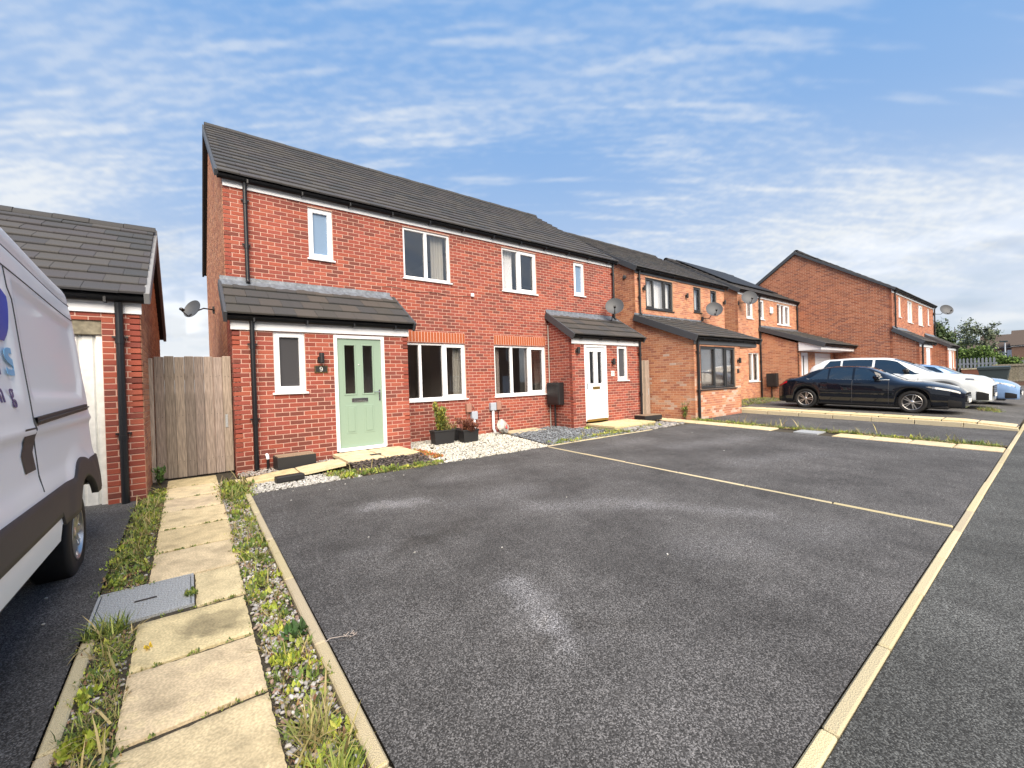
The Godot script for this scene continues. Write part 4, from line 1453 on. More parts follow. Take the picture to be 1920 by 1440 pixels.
func ring(c: Dictionary, z: float, s: float) -> Vector3:
	# point of the body (right half) at length z and girth s (0 sill .. 5 belt .. 10 middle of the roof)
	var hw := along(c.width, z)
	var belt := along(c.belt, z)
	var top := maxf(along(c.top, z), belt + 0.02)
	var yb: float = c.sill
	for zc in c.axles:
		var dz: float = absf(z - zc)
		if dz < c.arch:
			yb = maxf(yb, c.r + sqrt(c.arch * c.arch - dz * dz))
	yb = minf(yb, belt - 0.1)
	var cab := top - belt
	var q := smoothstep(0.14, 0.36, cab)
	var P := [Vector2(hw * 0.90, yb), Vector2(hw * 0.96, yb + 0.05), Vector2(hw * 0.99, lerpf(yb, belt, 0.35)), Vector2(hw, lerpf(yb, belt, 0.65)), Vector2(hw * 0.985, lerpf(yb, belt, 0.9)), Vector2(hw * 0.945, belt + 0.01),
		Vector2(hw * lerpf(0.84, 0.90, q), belt + cab * lerpf(0.45, 0.10, q)), Vector2(hw * lerpf(0.68, 0.815, q), belt + cab * lerpf(0.72, 0.55, q)), Vector2(hw * lerpf(0.5, 0.71, q), belt + cab * lerpf(0.88, 0.90, q)), Vector2(hw * lerpf(0.25, 0.5, q), belt + cab * lerpf(0.97, 0.985, q)), Vector2(0, top)]
	var i := clampi(int(s), 0, 9)
	var p: Vector2 = P[i].lerp(P[i + 1], s - i)
	return Vector3(p.x, p.y, z)


func patch(c: Dictionary, z0: float, z1: float, s0: float, s1: float, off: float, side: float, nz := 10, ns := 6, taper := [0.0, 0.0]) -> MB:
	# a piece of skin lying off metres proud of the body; taper draws the upper edge in at either end
	var mb := MB.new()
	var rows := []
	for i in nz + 1:
		var line := PackedVector3Array()
		for j in ns + 1:
			var g := float(j) / ns
			var a: float = z0 + taper[0] * g; var b: float = z1 - taper[1] * g
			var z := lerpf(a, b, float(i) / nz)
			var s := lerpf(s0, s1, g)
			var p := ring(c, z, s)
			var n := (ring(c, z + 0.01, s) - ring(c, z - 0.01, s)).cross(ring(c, z, minf(s + 0.05, 10.0)) - ring(c, z, maxf(s - 0.05, 0.0)))
			n = -n.normalized() if n.length() > 0 else UP
			if n.x < -0.01:
				n = -n
			p += n * off
			line.append(Vector3(p.x * side, p.y, p.z))
		rows.append(line)
	mb.grid(rows, side > 0)
	return mb


func car(called: String, label: String, at: Vector3, pitch: float, c: Dictionary, paint: Material) -> Node3D:
	var o := thing(called, label, "car", "cars parked on the forecourt", at)
	o.rotation.x = pitch
	var L: float = c.length
	var t := Transform3D(Basis.IDENTITY, Vector3(0, 0, -L / 2))
	var body := MB.new()
	var n := int(L / 0.05)
	for side in [1.0, -1.0]:
		var rows := []
		for i in n + 1:
			var line := PackedVector3Array()
			var z := L * i / n
			for j in 31:
				var p := ring(c, z, j / 3.0)
				line.append(Vector3(p.x * side, p.y, p.z))
			rows.append(line)
		body.grid(rows, side > 0)
		for e in [0, n]:
			for j in 30:
				var a: Vector3 = rows[e][j]; var b: Vector3 = rows[e][j + 1]
				body.quad(a, b, Vector3(0, b.y, b.z), Vector3(0, a.y, a.z))
	var bd := part(o, "body", body, paint, t)
	var ub := MB.new()
	var ax: Array = c.axles
	ub.bev(Vector3(-c.half * 0.86, c.sill - 0.05, 0.25), Vector3(c.half * 0.86, c.sill + 0.25, L - 0.3), 0.03)
	for zc in ax:
		ub.bev(Vector3(-c.half * 0.70, c.sill, zc - c.arch), Vector3(c.half * 0.70, c.r + c.arch + 0.02, zc + c.arch), 0.02)
	part(o, "underbody", ub, M.dark_plastic, t)
	for zc in ax:
		for side in [1.0, -1.0]:
			wheel(o, Vector3((c.half * 0.965 - 0.11) * side, c.r, zc - L / 2), c.r, 0.22, side, c.spokes)
	for side in [1.0, -1.0]:
		for w in c.windows:
			part(o, "side_window", patch(c, w[0], w[1], 6.0, 7.9, 0.004, side, 12, 5, [w[2], w[3]]), M.car_glass, t)
		part(o, "windscreen", patch(c, c.screen[0], c.screen[1], 8.25, 10.0, 0.004, side, 10, 6), M.car_glass, t)
		part(o, "rear_window", patch(c, c.rear[0], c.rear[1], 8.25, 10.0, 0.004, side, 10, 6), M.car_glass, t)
		part(o, "headlight", patch(c, c.head[0], c.head[1], c.head[2], c.head[3], 0.006, side, 10, 4), M.headlamp, t)
		part(o, "tail_light", patch(c, 0.02, 0.32, 4.1, 4.95, 0.006, side, 6, 4), M.tail_red, t)
		part(o, "sill_trim", patch(c, ax[0] + c.arch + 0.02, ax[1] - c.arch - 0.02, 0.0, 1.0, 0.012, side, 10, 3), M.dark_plastic if c.dark_lamp == false else M.fascia_grey, t)
		var z0: float = c.windows[0][0] + 0.02; var z1: float = c.windows[c.windows.size() - 1][1]
		part(o, "window_trim", patch(c, z0 - 0.05, z1 + 0.02, 5.86, 6.0, 0.016, side, 30, 1), M.plate_white if c.dark_lamp else M.dark_plastic, t)
		for zh in c.handles:
			var p := ring(c, zh, 4.2)
			var hb := MB.new()
			hb.bev(Vector3(-0.012, -0.014, -0.10), Vector3(0.022, 0.014, 0.10), 0.008, Transform3D(Basis.IDENTITY, Vector3(p.x * side, p.y, zh)))
			part(o, "door_handle", hb, paint, t)
		for zs in c.seams:
			var sm := MB.new()
			var line := []
			for j in 14:
				var p := ring(c, zs, 0.6 + j * 0.37)
				line.append(Vector3(p.x * side, p.y, zs))
			sm.tube(line, 0.005, 5)
			part(o, "door_seam", sm, M.seam, t)
		var mp := ring(c, c.mirror, 6.4)
		var mm := MB.new()
		mm.bev(Vector3(-0.02, -0.07, -0.06), Vector3(0.20, 0.07, 0.09), 0.045, Transform3D(Basis(UP, 0.0 if side > 0 else PI), Vector3(mp.x * side, mp.y + 0.05, c.mirror)))
		part(o, "wing_mirror", mm, M.dark_plastic if c.dark_lamp == false else paint, t)
		part(o, "air_intake", patch(c, L - 0.32, L - 0.06, 0.9, 2.3, 0.008, side, 6, 4), M.dark_plastic, t)
	# front: grille and number plate
	var hw := along(c.width, L)
	var gt: float = along(c.belt, L)
	beam(bd, "grille", Vector3(-hw * 0.72, c.sill + 0.16, L - 0.02), Vector3(hw * 0.72, gt - 0.05, L + 0.025), M.dark_plastic, 0.012)
	for i in 5:
		var y: float = lerpf(c.sill + 0.2, gt - 0.1, i / 4.0)
		beam(bd, "grille_bar", Vector3(-hw * 0.68, y - 0.008, L + 0.02), Vector3(hw * 0.68, y + 0.008, L + 0.034), M.chrome, 0.004)
	beam(bd, "number_plate", Vector3(-0.26, c.sill + 0.14, L + 0.034), Vector3(0.26, c.sill + 0.25, L + 0.045), M.plate_white, 0.003)
	return o


func build_cars() -> void:
	var black := {"length": 4.69, "half": 0.915, "sill": 0.20, "r": 0.33, "arch": 0.375, "axles": [0.90, 3.63], "spokes": 5, "dark_lamp": true,
		"width": [[0, 0.66], [0.12, 0.78], [0.5, 0.88], [1.2, 0.905], [2.5, 0.915], [3.6, 0.905], [4.2, 0.85], [4.55, 0.75], [4.66, 0.66], [4.69, 0.60]],
		"belt": [[0, 0.78], [0.3, 0.92], [1.0, 0.95], [2.0, 0.94], [3.0, 0.91], [3.6, 0.85], [4.2, 0.76], [4.55, 0.67], [4.69, 0.60]],
		"top": [[0, 0.82], [0.15, 0.99], [0.55, 1.08], [1.0, 1.27], [1.5, 1.41], [2.1, 1.43], [2.6, 1.36], [3.05, 1.12], [3.3, 1.01], [3.9, 0.92], [4.4, 0.80], [4.62, 0.70], [4.69, 0.64]],
		"windows": [[0.95, 1.52, 0.42, 0.0], [1.56, 2.18, 0.02, 0.0], [2.24, 3.08, 0.0, 0.52]], "screen": [2.58, 3.14], "rear": [0.62, 1.2], "head": [4.05, 4.60, 4.1, 4.95], "handles": [1.45, 2.35], "seams": [2.2, 3.1], "mirror": 2.82}
	var slope_a := 0.031
	car("saloon_car", "glossy black saloon car with five twin spoke alloy wheels", Vector3(17.32, gd(17, 4.92) + 0.004, 4.92), slope_a, black, M.car_black)
	var white := {"length": 5.06, "half": 0.985, "sill": 0.26, "r": 0.385, "arch": 0.44, "axles": [0.98, 3.97], "spokes": 5, "dark_lamp": false,
		"width": [[0, 0.80], [0.1, 0.88], [0.5, 0.96], [1.5, 0.985], [3.5, 0.985], [4.4, 0.97], [4.85, 0.90], [5.02, 0.80], [5.06, 0.74]],
		"belt": [[0, 0.95], [0.4, 1.08], [1.5, 1.12], [3.0, 1.08], [3.7, 1.05], [4.4, 1.0], [4.85, 0.93], [5.06, 0.80]],
		"top": [[0, 1.0], [0.12, 1.28], [0.5, 1.62], [1.1, 1.72], [2.0, 1.74], [2.7, 1.68], [3.2, 1.46], [3.65, 1.20], [4.0, 1.14], [4.6, 1.09], [4.9, 1.01], [5.02, 0.92], [5.06, 0.84]],
		"windows": [[0.55, 1.2, 0.3, 0.0], [1.26, 2.15, 0.0, 0.0], [2.22, 3.45, 0.0, 0.62]], "screen": [2.72, 3.62], "rear": [0.12, 0.5], "head": [4.5, 5.0, 4.2, 4.9], "handles": [1.5, 2.5], "seams": [2.18, 3.4], "mirror": 3.1}
	car("estate_car", "tall white off-road style car between the black and the blue car", Vector3(20.1, gd(20, 5.05) + 0.004, 5.05), slope_a, white, M.car_white)
	var blue := {"length": 4.35, "half": 0.90, "sill": 0.20, "r": 0.33, "arch": 0.38, "axles": [0.80, 3.45], "spokes": 5, "dark_lamp": true,
		"width": [[0, 0.70], [0.15, 0.82], [0.6, 0.88], [1.5, 0.90], [3.2, 0.90], [3.8, 0.87], [4.2, 0.77], [4.32, 0.66], [4.35, 0.60]],
		"belt": [[0, 0.85], [0.4, 0.97], [1.2, 0.96], [2.6, 0.92], [3.3, 0.86], [3.9, 0.78], [4.2, 0.69], [4.35, 0.58]],
		"top": [[0, 0.95], [0.2, 1.18], [0.6, 1.37], [1.2, 1.46], [1.9, 1.46], [2.4, 1.36], [2.85, 1.12], [3.1, 1.03], [3.6, 0.94], [4.1, 0.82], [4.28, 0.71], [4.35, 0.63]],
		"windows": [[0.5, 1.3, 0.3, 0.0], [1.36, 2.85, 0.0, 0.6]], "screen": [2.35, 2.95], "rear": [0.15, 0.55], "head": [3.75, 4.26, 4.2, 4.95], "handles": [1.1, 2.0], "seams": [1.33, 2.8], "mirror": 2.55}
	car("hatchback_car", "light blue hatchback car beyond the white car", Vector3(22.75, gd(22, 5.85) + 0.004, 5.85), slope_a, blue, M.car_blue)
	# across the road, mirrored in the front windows
	var twin := car("estate_car", "white car parked across the road in front of the opposite houses", Vector3(1.5, -0.41, 17.2), 0.0, white, M.car_white)
	twin.rotation.y = PI
	twin.set_meta("group", "cars across the road")
	var twin2 := car("saloon_car", "dark saloon car parked across the road beside the white car", Vector3(-2.6, -0.41, 17.2), 0.0, black, M.car_black)
	twin2.rotation.y = PI
	twin2.set_meta("group", "cars across the road")


func van_half(y: float) -> float:
	return along([[-0.3, 0.99], [0.1, 1.02], [0.25, 1.03], [0.6, 1.0], [1.0, 0.97], [1.36, 0.931], [1.75, 0.89], [1.97, 0.86], [2.12, 0.825], [2.2, 0.76]], y)


func van_dent(z: float, y: float) -> float:
	# pressed panels and creases of the side
	var d := 0.0
	for r in [[3.56 + maxf(0.0, (1.3 - y)) * 0.9, 5.22, 1.12, 1.80], [5.42, 7.0, 1.12, 1.78]]:
		var e: float = minf(minf(z - r[0], r[1] - z), minf(y - r[2], r[3] - y))
		d -= 0.022 * smoothstep(-0.01, 0.05, e)
	d -= 0.016 * exp(-pow((y - 1.99) / 0.014, 2.0)) * smoothstep(3.4, 3.6, z)
	d -= 0.012 * smoothstep(0.95, 0.88, y) * smoothstep(0.55, 0.66, y)
	d += 0.012 * exp(-pow((y - 0.93) / 0.03, 2.0))
	d += 0.016 * smoothstep(0.75, 0.60, Vector2(z - 4.2, y - 0.02).length())
	return d


func van_point(z: float, y: float, side: float, off := 0.0) -> Vector3:
	var top := along([[3.3, 2.28], [7.2, 2.28], [7.5, 2.2], [8.5, 1.3], [9.1, 1.12], [9.25, 1.0]], z)
	var rr := clampf(1.0 - (z - 3.3) / 0.2, 0.0, 1.0)
	var inset := 0.15 * (1.0 - sqrt(maxf(0.0, 1.0 - rr * rr)))
	var yy := y
	if y > 0.95:
		yy = 0.95 + (y - 0.95) * (top - 0.95 - inset * 0.5) / 1.33
	var nose := clampf((z - 8.7) / 0.55, 0.0, 1.0)
	var x := van_half(y) + van_dent(z, y) - inset - 0.25 * nose * nose + off
	return Vector3(x * side, yy, z)


func build_van() -> void:
	var base := Vector3(-2.31, -0.345, 6.10)
	var o := thing("panel_van", "white panel van with blue lettering and black lower cladding reversed up to the garage", "van", "", base)
	var t := Transform3D(Basis.IDENTITY, Vector3(0, 0.345, -6.3))
	var bottom := func(z: float) -> float:
		var b := 0.17 if z > 5.04 else 0.27
		for zc in [4.2, 8.05]:
			var d: float = absf(z - zc)
			if d < 0.46:
				b = maxf(b, 0.02 + sqrt(0.46 * 0.46 - d * d))
		return b
	var body := MB.new()
	var n := 170
	for side in [1.0, -1.0]:
		var rows := []
		for i in n + 1:
			var z := 3.3 + 5.95 * i / n
			var line := PackedVector3Array()
			var yb: float = bottom.call(z)
			for j in 86:
				var y := maxf(0.04 + j * 0.0254, yb)
				line.append(van_point(z, y, side))
			var e: Vector3 = line[85]
			var topz := e.y
			for q in [[0.93, 0.035], [0.8, 0.07], [0.5, 0.095], [0.0, 0.105]]:
				line.append(Vector3(e.x * q[0], topz + q[1] * (1.0 if z > 3.5 else 0.3 + 0.7 * (z - 3.3) / 0.2), z))
			rows.append(line)
		body.grid(rows, side > 0)
		for e in [0, n]:
			for j in 89:
				var a: Vector3 = rows[e][j]; var b: Vector3 = rows[e][j + 1]
				body.quad(a, b, Vector3(0, b.y, b.z), Vector3(0, a.y, a.z))
	var bd := part(o, "body", body, M.van_white, t)
	for side in [1.0, -1.0]:
		var rows := []
		for i in 141:
			var z := 3.36 + 5.3 * i / 140.0
			var yb: float = bottom.call(z) - 0.01
			var yt := 0.515 if z > 4.2 else 0.575
			for zc in [4.2, 8.05]:
				var d: float = absf(z - zc)
				if d < 0.60:
					yt = maxf(yt, 0.03 + sqrt(0.36 - d * d) * 1.0)
			if z > 5.02 and z < 7.35:
				yb = 0.33
			var line := PackedVector3Array()
			line.append(van_point(z, yb, side, -0.03))
			for j in 7:
				line.append(van_point(z, lerpf(yb, yt, j / 6.0), side, 0.014))
			line.append(van_point(z, yt + 0.004, side, -0.01))
			rows.append(line)
		var cb := MB.new()
		cb.grid(rows, side > 0)
		part(o, "cladding", cb, M.cladding, t)
	var ub := MB.new()
	ub.bev(Vector3(-0.70, -0.02, 3.45), Vector3(0.70, 0.35, 9.0), 0.04)
	for zc in [4.2, 8.05]:
		ub.bev(Vector3(-0.70, -0.05, zc - 0.47), Vector3(0.70, 0.52, zc + 0.47), 0.03)
	for side in [1.0, -1.0]:
		ub.tube([Vector3(0.90 * side, 0.10, 5.10), Vector3(0.92 * side, 0.10, 7.5)], 0.06, 10)
	part(o, "underbody", ub, M.dark_plastic, t)
	var bump := MB.new()
	bump.bev(Vector3(-0.93, 0.22, 3.2), Vector3(0.93, 0.56, 3.45), 0.08)
	part(o, "rear_bumper", bump, M.cladding, t)
	for zc in [4.2, 8.05]:
		for side in [1.0, -1.0]:
			wheel(o, Vector3(0.865 * side, 0.015 + 0.345, zc - 6.3), 0.36, 0.23, side, 10, 0.60, false)
	# sliding door: rail, seams
	var rail := MB.new()
	var rp := []
	for i in 9:
		var z := lerpf(3.62, 5.28, i / 8.0)
		rp.append(van_point(z, lerpf(1.035, 0.985, i / 8.0), 1.0, 0.004))
	for i in 8:
		var a: Vector3 = rp[i]; var b: Vector3 = rp[i + 1]
		rail.quad(a + Vector3(0.010, 0.026, 0), a + Vector3(0.012, -0.024, 0), b + Vector3(0.012, -0.024, 0), b + Vector3(0.010, 0.026, 0))
		rail.quad(a + Vector3(0.010, 0.026, 0), b + Vector3(0.010, 0.026, 0), b + Vector3(-0.02, 0.026, 0), a + Vector3(-0.02, 0.026, 0))
		rail.quad(a + Vector3(0.012, -0.024, 0), b + Vector3(0.012, -0.024, 0), b + Vector3(-0.02, -0.024, 0), a + Vector3(-0.02, -0.024, 0))
		rail.tube([a + Vector3(0.018, 0.0, 0), b + Vector3(0.018, 0.0, 0)], 0.007, 6)
	part(o, "door_rail", rail, M.cladding, t)
	var seam := MB.new()
	for zs in [[5.30, 0.55, 1.84], [6.85, 0.55, 1.84]]:
		var line := []
		for j in 24:
			line.append(van_point(zs[0] + (0.05 if j > 20 else 0.0), lerpf(zs[1], zs[2], j / 23.0), 1.0, 0.0005))
		seam.tube(line, 0.0045, 5)
	var top_line := []
	for j in 40:
		top_line.append(van_point(lerpf(3.5, 7.2, j / 39.0), 1.845, 1.0, 0.0005))
	seam.tube(top_line, 0.0045, 5)
	var gut := []
	for j in 40:
		gut.append(van_point(lerpf(3.45, 7.2, j / 39.0), 1.99, 1.0, 0.001))
	seam.tube(gut, 0.008, 5)
	part(o, "panel_seam", seam, M.seam, t)
	# black mended patch on the door edge
	var pt := MB.new()
	var po := [[0.955, 5.52, 5.29], [0.86, 5.53, 5.31], [0.81, 5.585, 5.37], [0.70, 5.55, 5.345]]
	for i in 3:
		var a: Array = po[i]; var b: Array = po[i + 1]
		pt.quad(van_point(a[1], a[0], 1, 0.004), van_point(b[1], b[0], 1, 0.004), van_point(b[2], b[0], 1, 0.004), van_point(a[2], a[0], 1, 0.004))
	part(o, "dark_patch", pt, M.cladding, t)
	# lettering on the sliding door
	var f := SystemFont.new()
	f.font_names = PackedStringArray(["Droid Sans"])
	f.font_weight = 700
	for q in [["s", 1.335, 5.475, M.ink_sky, Vector3(1.75, 1.05, 1), 0.36, "letter"], ["g", 1.145, 5.60, M.ink_navy, Vector3(0.95, 0.92, 1), 0.20, "letter"], ["n", 1.145, 5.775, M.ink_navy, Vector3(0.95, 0.92, 1), 0.20, "letter"]]:
		var tm := TextMesh.new()
		tm.text = q[0]
		tm.font = f
		tm.font_size = 96
		tm.pixel_size = q[5] / 96.0 * 0.75
		tm.depth = 0.002
		tm.material = q[3]
		var p := van_point(q[2], q[1], 1.0, 0.012)
		var up := (van_point(q[2], q[1] + 0.1, 1.0) - van_point(q[2], q[1] - 0.1, 1.0)).normalized()
		var u := Vector3(0, 0, -1)
		var b := Basis(u * q[4].x, up * q[4].y, u.cross(up))
		var m := MeshInstance3D.new()
		m.name = q[6]
		m.mesh = tm
		o.add_child(m, true)
		m.transform = t * Transform3D(b, p)
	var em := MB.new()
	var rows := []
	for i in 9:
		var y := lerpf(1.42, 1.70, i / 8.0)
		var zz := 5.40 + 0.05 * (1.0 - i / 8.0)
		var line := PackedVector3Array()
		for j in 9:
			var cut := 0.04 * pow(absf(i - 4.0) / 4.0, 6.0)
			line.append(van_point(lerpf(zz + cut, zz + 0.45 - cut, j / 8.0), y, 1.0, 0.006))
		rows.append(line)
	em.grid(rows)
	part(o, "emblem", em, M.ink_blue, t)
	var em2 := MB.new()
	rows = []
	for i in 3:
		var line := PackedVector3Array()
		for j in 5:
			line.append(van_point(lerpf(5.64, 5.95, j / 4.0), lerpf(1.24, 1.40, i / 2.0), 1.0, 0.005))
		rows.append(line)
	em2.grid(rows)
	part(o, "emblem", em2, M.ink_navy, t)
	for side in [1.0, -1.0]:
		beam(o, "tail_light", Vector3(0.72 * side - 0.06, 0.95, 3.29), Vector3(0.72 * side + 0.06, 1.6, 3.325), M.tail_red, 0.01, t)
		part(o, "cab_window", van_sheet(7.0, 7.75, 1.25, 1.95, side), M.car_glass, t)


func van_sheet(z0: float, z1: float, y0: float, y1: float, side: float) -> MB:
	var mb := MB.new()
	var rows := []
	for i in 9:
		var line := PackedVector3Array()
		for j in 7:
			line.append(van_point(lerpf(z0, z1, i / 8.0), lerpf(y0, y1, j / 6.0), side, 0.006))
		rows.append(line)
	mb.grid(rows, side > 0)
	return mb


# ---------------------------------------------------------------- small things
func dish(label: String, at: Vector3, foot: Vector3, r: float) -> void:
	# mesh dish on a bent arm; at: middle of the bowl, foot: where the bracket is fixed
	var o := thing("satellite_dish", label, "satellite dish", "satellite dishes on the houses", foot)
	var d := Vector3(-0.72, 0.36, 0.60).normalized()
	var x := UP.cross(d).normalized()
	var y := d.cross(x)
	var c := at - foot
	var t := Transform3D(Basis(x, d, -y), c)
	var b := MB.new()
	var prof := []
	for i in 9:
		var q := i / 8.0
		prof.append(Vector2(r * q, 0.16 * r * q * q * 1.6))
	prof.append(Vector2(r * 1.01, 0.26 * r))
	prof.append(Vector2(r * 0.99, 0.235 * r))
	for i in 9:
		var q := 1.0 - i / 8.0
		prof.append(Vector2(r * q * 0.985, 0.16 * r * q * q * 1.6 - 0.012))
	b.lathe(prof, t, 32)
	part(o, "bowl", b, M.dish)
	var a := MB.new()
	var tip := c + d * r * 1.15 - y * r * 0.75
	a.tube([c - y * r * 0.55 + d * 0.02, c - y * r * 0.95 + d * r * 0.35, tip], 0.012, 6)
	part(o, "arm", a, M.dark_plastic)
	var l := MB.new()
	l.bev(Vector3(-0.035, -0.05, -0.03), Vector3(0.035, 0.05, 0.03), 0.015, Transform3D(Basis(x, d, -y), tip + y * 0.03))
	part(o, "receiver", l, M.dark_plastic)
	var m := MB.new()
	m.tube([Vector3.ZERO, Vector3(c.x * 0.6, 0.0, c.z * 0.6) - d * 0.03, c - d * 0.06, c - d * 0.01], 0.016, 8)
	m.bev(Vector3(-0.05, -0.09, -0.05), Vector3(0.05, 0.09, 0.01), 0.01)
	part(o, "bracket", m, M.dark_plastic)


func wall_lamp(label: String, at: Vector3, twin: bool) -> void:
	var o := thing("wall_lamp", label, "lamp", "lamps on the house fronts", at)
	var b := MB.new()
	b.lathe([Vector2(0, -0.09), Vector2(0.04, -0.09), Vector2(0.042, -0.08), Vector2(0.042, 0.08), Vector2(0.04, 0.09), Vector2(0, 0.09)], Transform3D(Basis.IDENTITY, Vector3(0, 0, 0.075)), 16)
	part(o, "shade", b, M.dark_plastic)
	var m := MB.new()
	m.lathe([Vector2(0.045, 0), Vector2(0.042, 0.015), Vector2(0.018, 0.02), Vector2(0.015, 0.05)], Transform3D(Basis(Vector3.RIGHT, PI / 2), Vector3.ZERO), 16)
	if twin:
		m.bev(Vector3(-0.055, -0.07, 0.0), Vector3(-0.03, 0.02, 0.03), 0.005)
	part(o, "mount", m, M.dark_plastic)


func number_plate(label: String, at: Vector3, w: float, hh: float, text: String, back: Material, ink: Material, rim: Material, face: String) -> void:
	var o := thing("house_number_plate", label, "sign", "", at)
	beam(o, "plate", Vector3(-w / 2, -hh / 2, 0.0), Vector3(w / 2, hh / 2, 0.012), back, 0.003)
	if rim:
		var r := MB.new()
		for q in [[-w / 2 + 0.004, w / 2 - 0.004, hh / 2 - 0.012, hh / 2 - 0.005], [-w / 2 + 0.004, w / 2 - 0.004, -hh / 2 + 0.005, -hh / 2 + 0.012], [-w / 2 + 0.005, -w / 2 + 0.012, -hh / 2, hh / 2], [w / 2 - 0.012, w / 2 - 0.005, -hh / 2, hh / 2]]:
			r.box(Vector3(q[0], q[2], 0.0115), Vector3(q[1], q[3], 0.0145))
		part(o, "border", r, rim)
	var f := SystemFont.new()
	f.font_names = PackedStringArray([face])
	var t := TextMesh.new()
	t.text = text
	t.font = f
	t.font_size = 96
	t.pixel_size = hh * 0.85 / 96.0
	t.depth = 0.003
	t.material = ink
	var m := MeshInstance3D.new()
	m.name = "numeral"
	m.mesh = t
	o.add_child(m)
	m.position = Vector3(0, 0.0, 0.0135)


func gate(label: String, x0: float, x1: float, z: float, y0: float, y1: float) -> void:
	var o := thing("side_gate", label, "gate", "weathered side gates", Vector3(x0, y0, z))
	var k := int(round((x1 - x0) / 0.118))
	for i in k:
		var m := MB.new()
		var g := rng.randf_range(0.55, 1.0)
		m.col = Color(g, g * rng.randf_range(0.95, 1.0), g * rng.randf_range(0.9, 1.0))
		var a := (x1 - x0) * i / k
		m.bev(Vector3(a + 0.001, rng.randf_range(0.0, 0.012), 0), Vector3((x1 - x0) * (i + 1) / k - 0.001, y1 - y0 + rng.randf_range(-0.012, 0.012), 0.022), 0.008, Transform3D(Basis.IDENTITY, Vector3(0, 0, rng.randf_range(-0.006, 0.006))))
		part(o, "board", m, M.timber)
		var nl := MB.new()
		for y in [0.25, 0.95, 1.55]:
			for q in [0.3, 0.7]:
				nl.lathe([Vector2(0.005, 0), Vector2(0.004, 0.003), Vector2(0, 0.004)], Transform3D(Basis(Vector3.RIGHT, PI / 2), Vector3(a + (x1 - x0) / k * q, y + rng.randf_range(-0.01, 0.01), 0.024)), 6)
		part(o, "nails", nl, M.dark_plastic)
	for y in [0.25, 0.95, 1.55]:
		var r := MB.new()
		r.bev(Vector3(0.01, y - 0.05, -0.05), Vector3(x1 - x0 - 0.01, y + 0.05, -0.006), 0.004)
		part(o, "rail", r, M.timber)
	beam(o, "latch", Vector3(x1 - x0 - 0.10, 0.72, 0.024), Vector3(x1 - x0 - 0.065, 0.93, 0.03), M.steel, 0.002)
	var p := MB.new()
	p.bev(Vector3(-0.075, -0.05, -0.06), Vector3(-0.008, y1 - y0 - 0.03, 0.03), 0.005)
	part(o, "post", p, M.timber)


func parcel_box(label: String, at: Vector3, turn: float, w: float, hh: float, leg: float) -> void:
	# black meter cupboard on a pipe; at: foot of the pipe on the wall, front looks along local z
	var o := thing("meter_cupboard", label, "meter box", "black meter cupboards", at, turn)
	beam(o, "cupboard", Vector3(-w / 2, leg, 0.0), Vector3(w / 2, leg + hh, 0.2), M.dark_plastic, 0.015)
	beam(o, "door", Vector3(-w / 2 + 0.03, leg + 0.04, 0.198), Vector3(w / 2 - 0.03, leg + hh - 0.04, 0.212), M.dark_plastic, 0.006)
	var p := MB.new()
	p.tube([Vector3(-0.05, -0.05, 0.08), Vector3(-0.05, leg + 0.02, 0.08)], 0.028, 10)
	part(o, "pipe", p, M.dark_plastic)


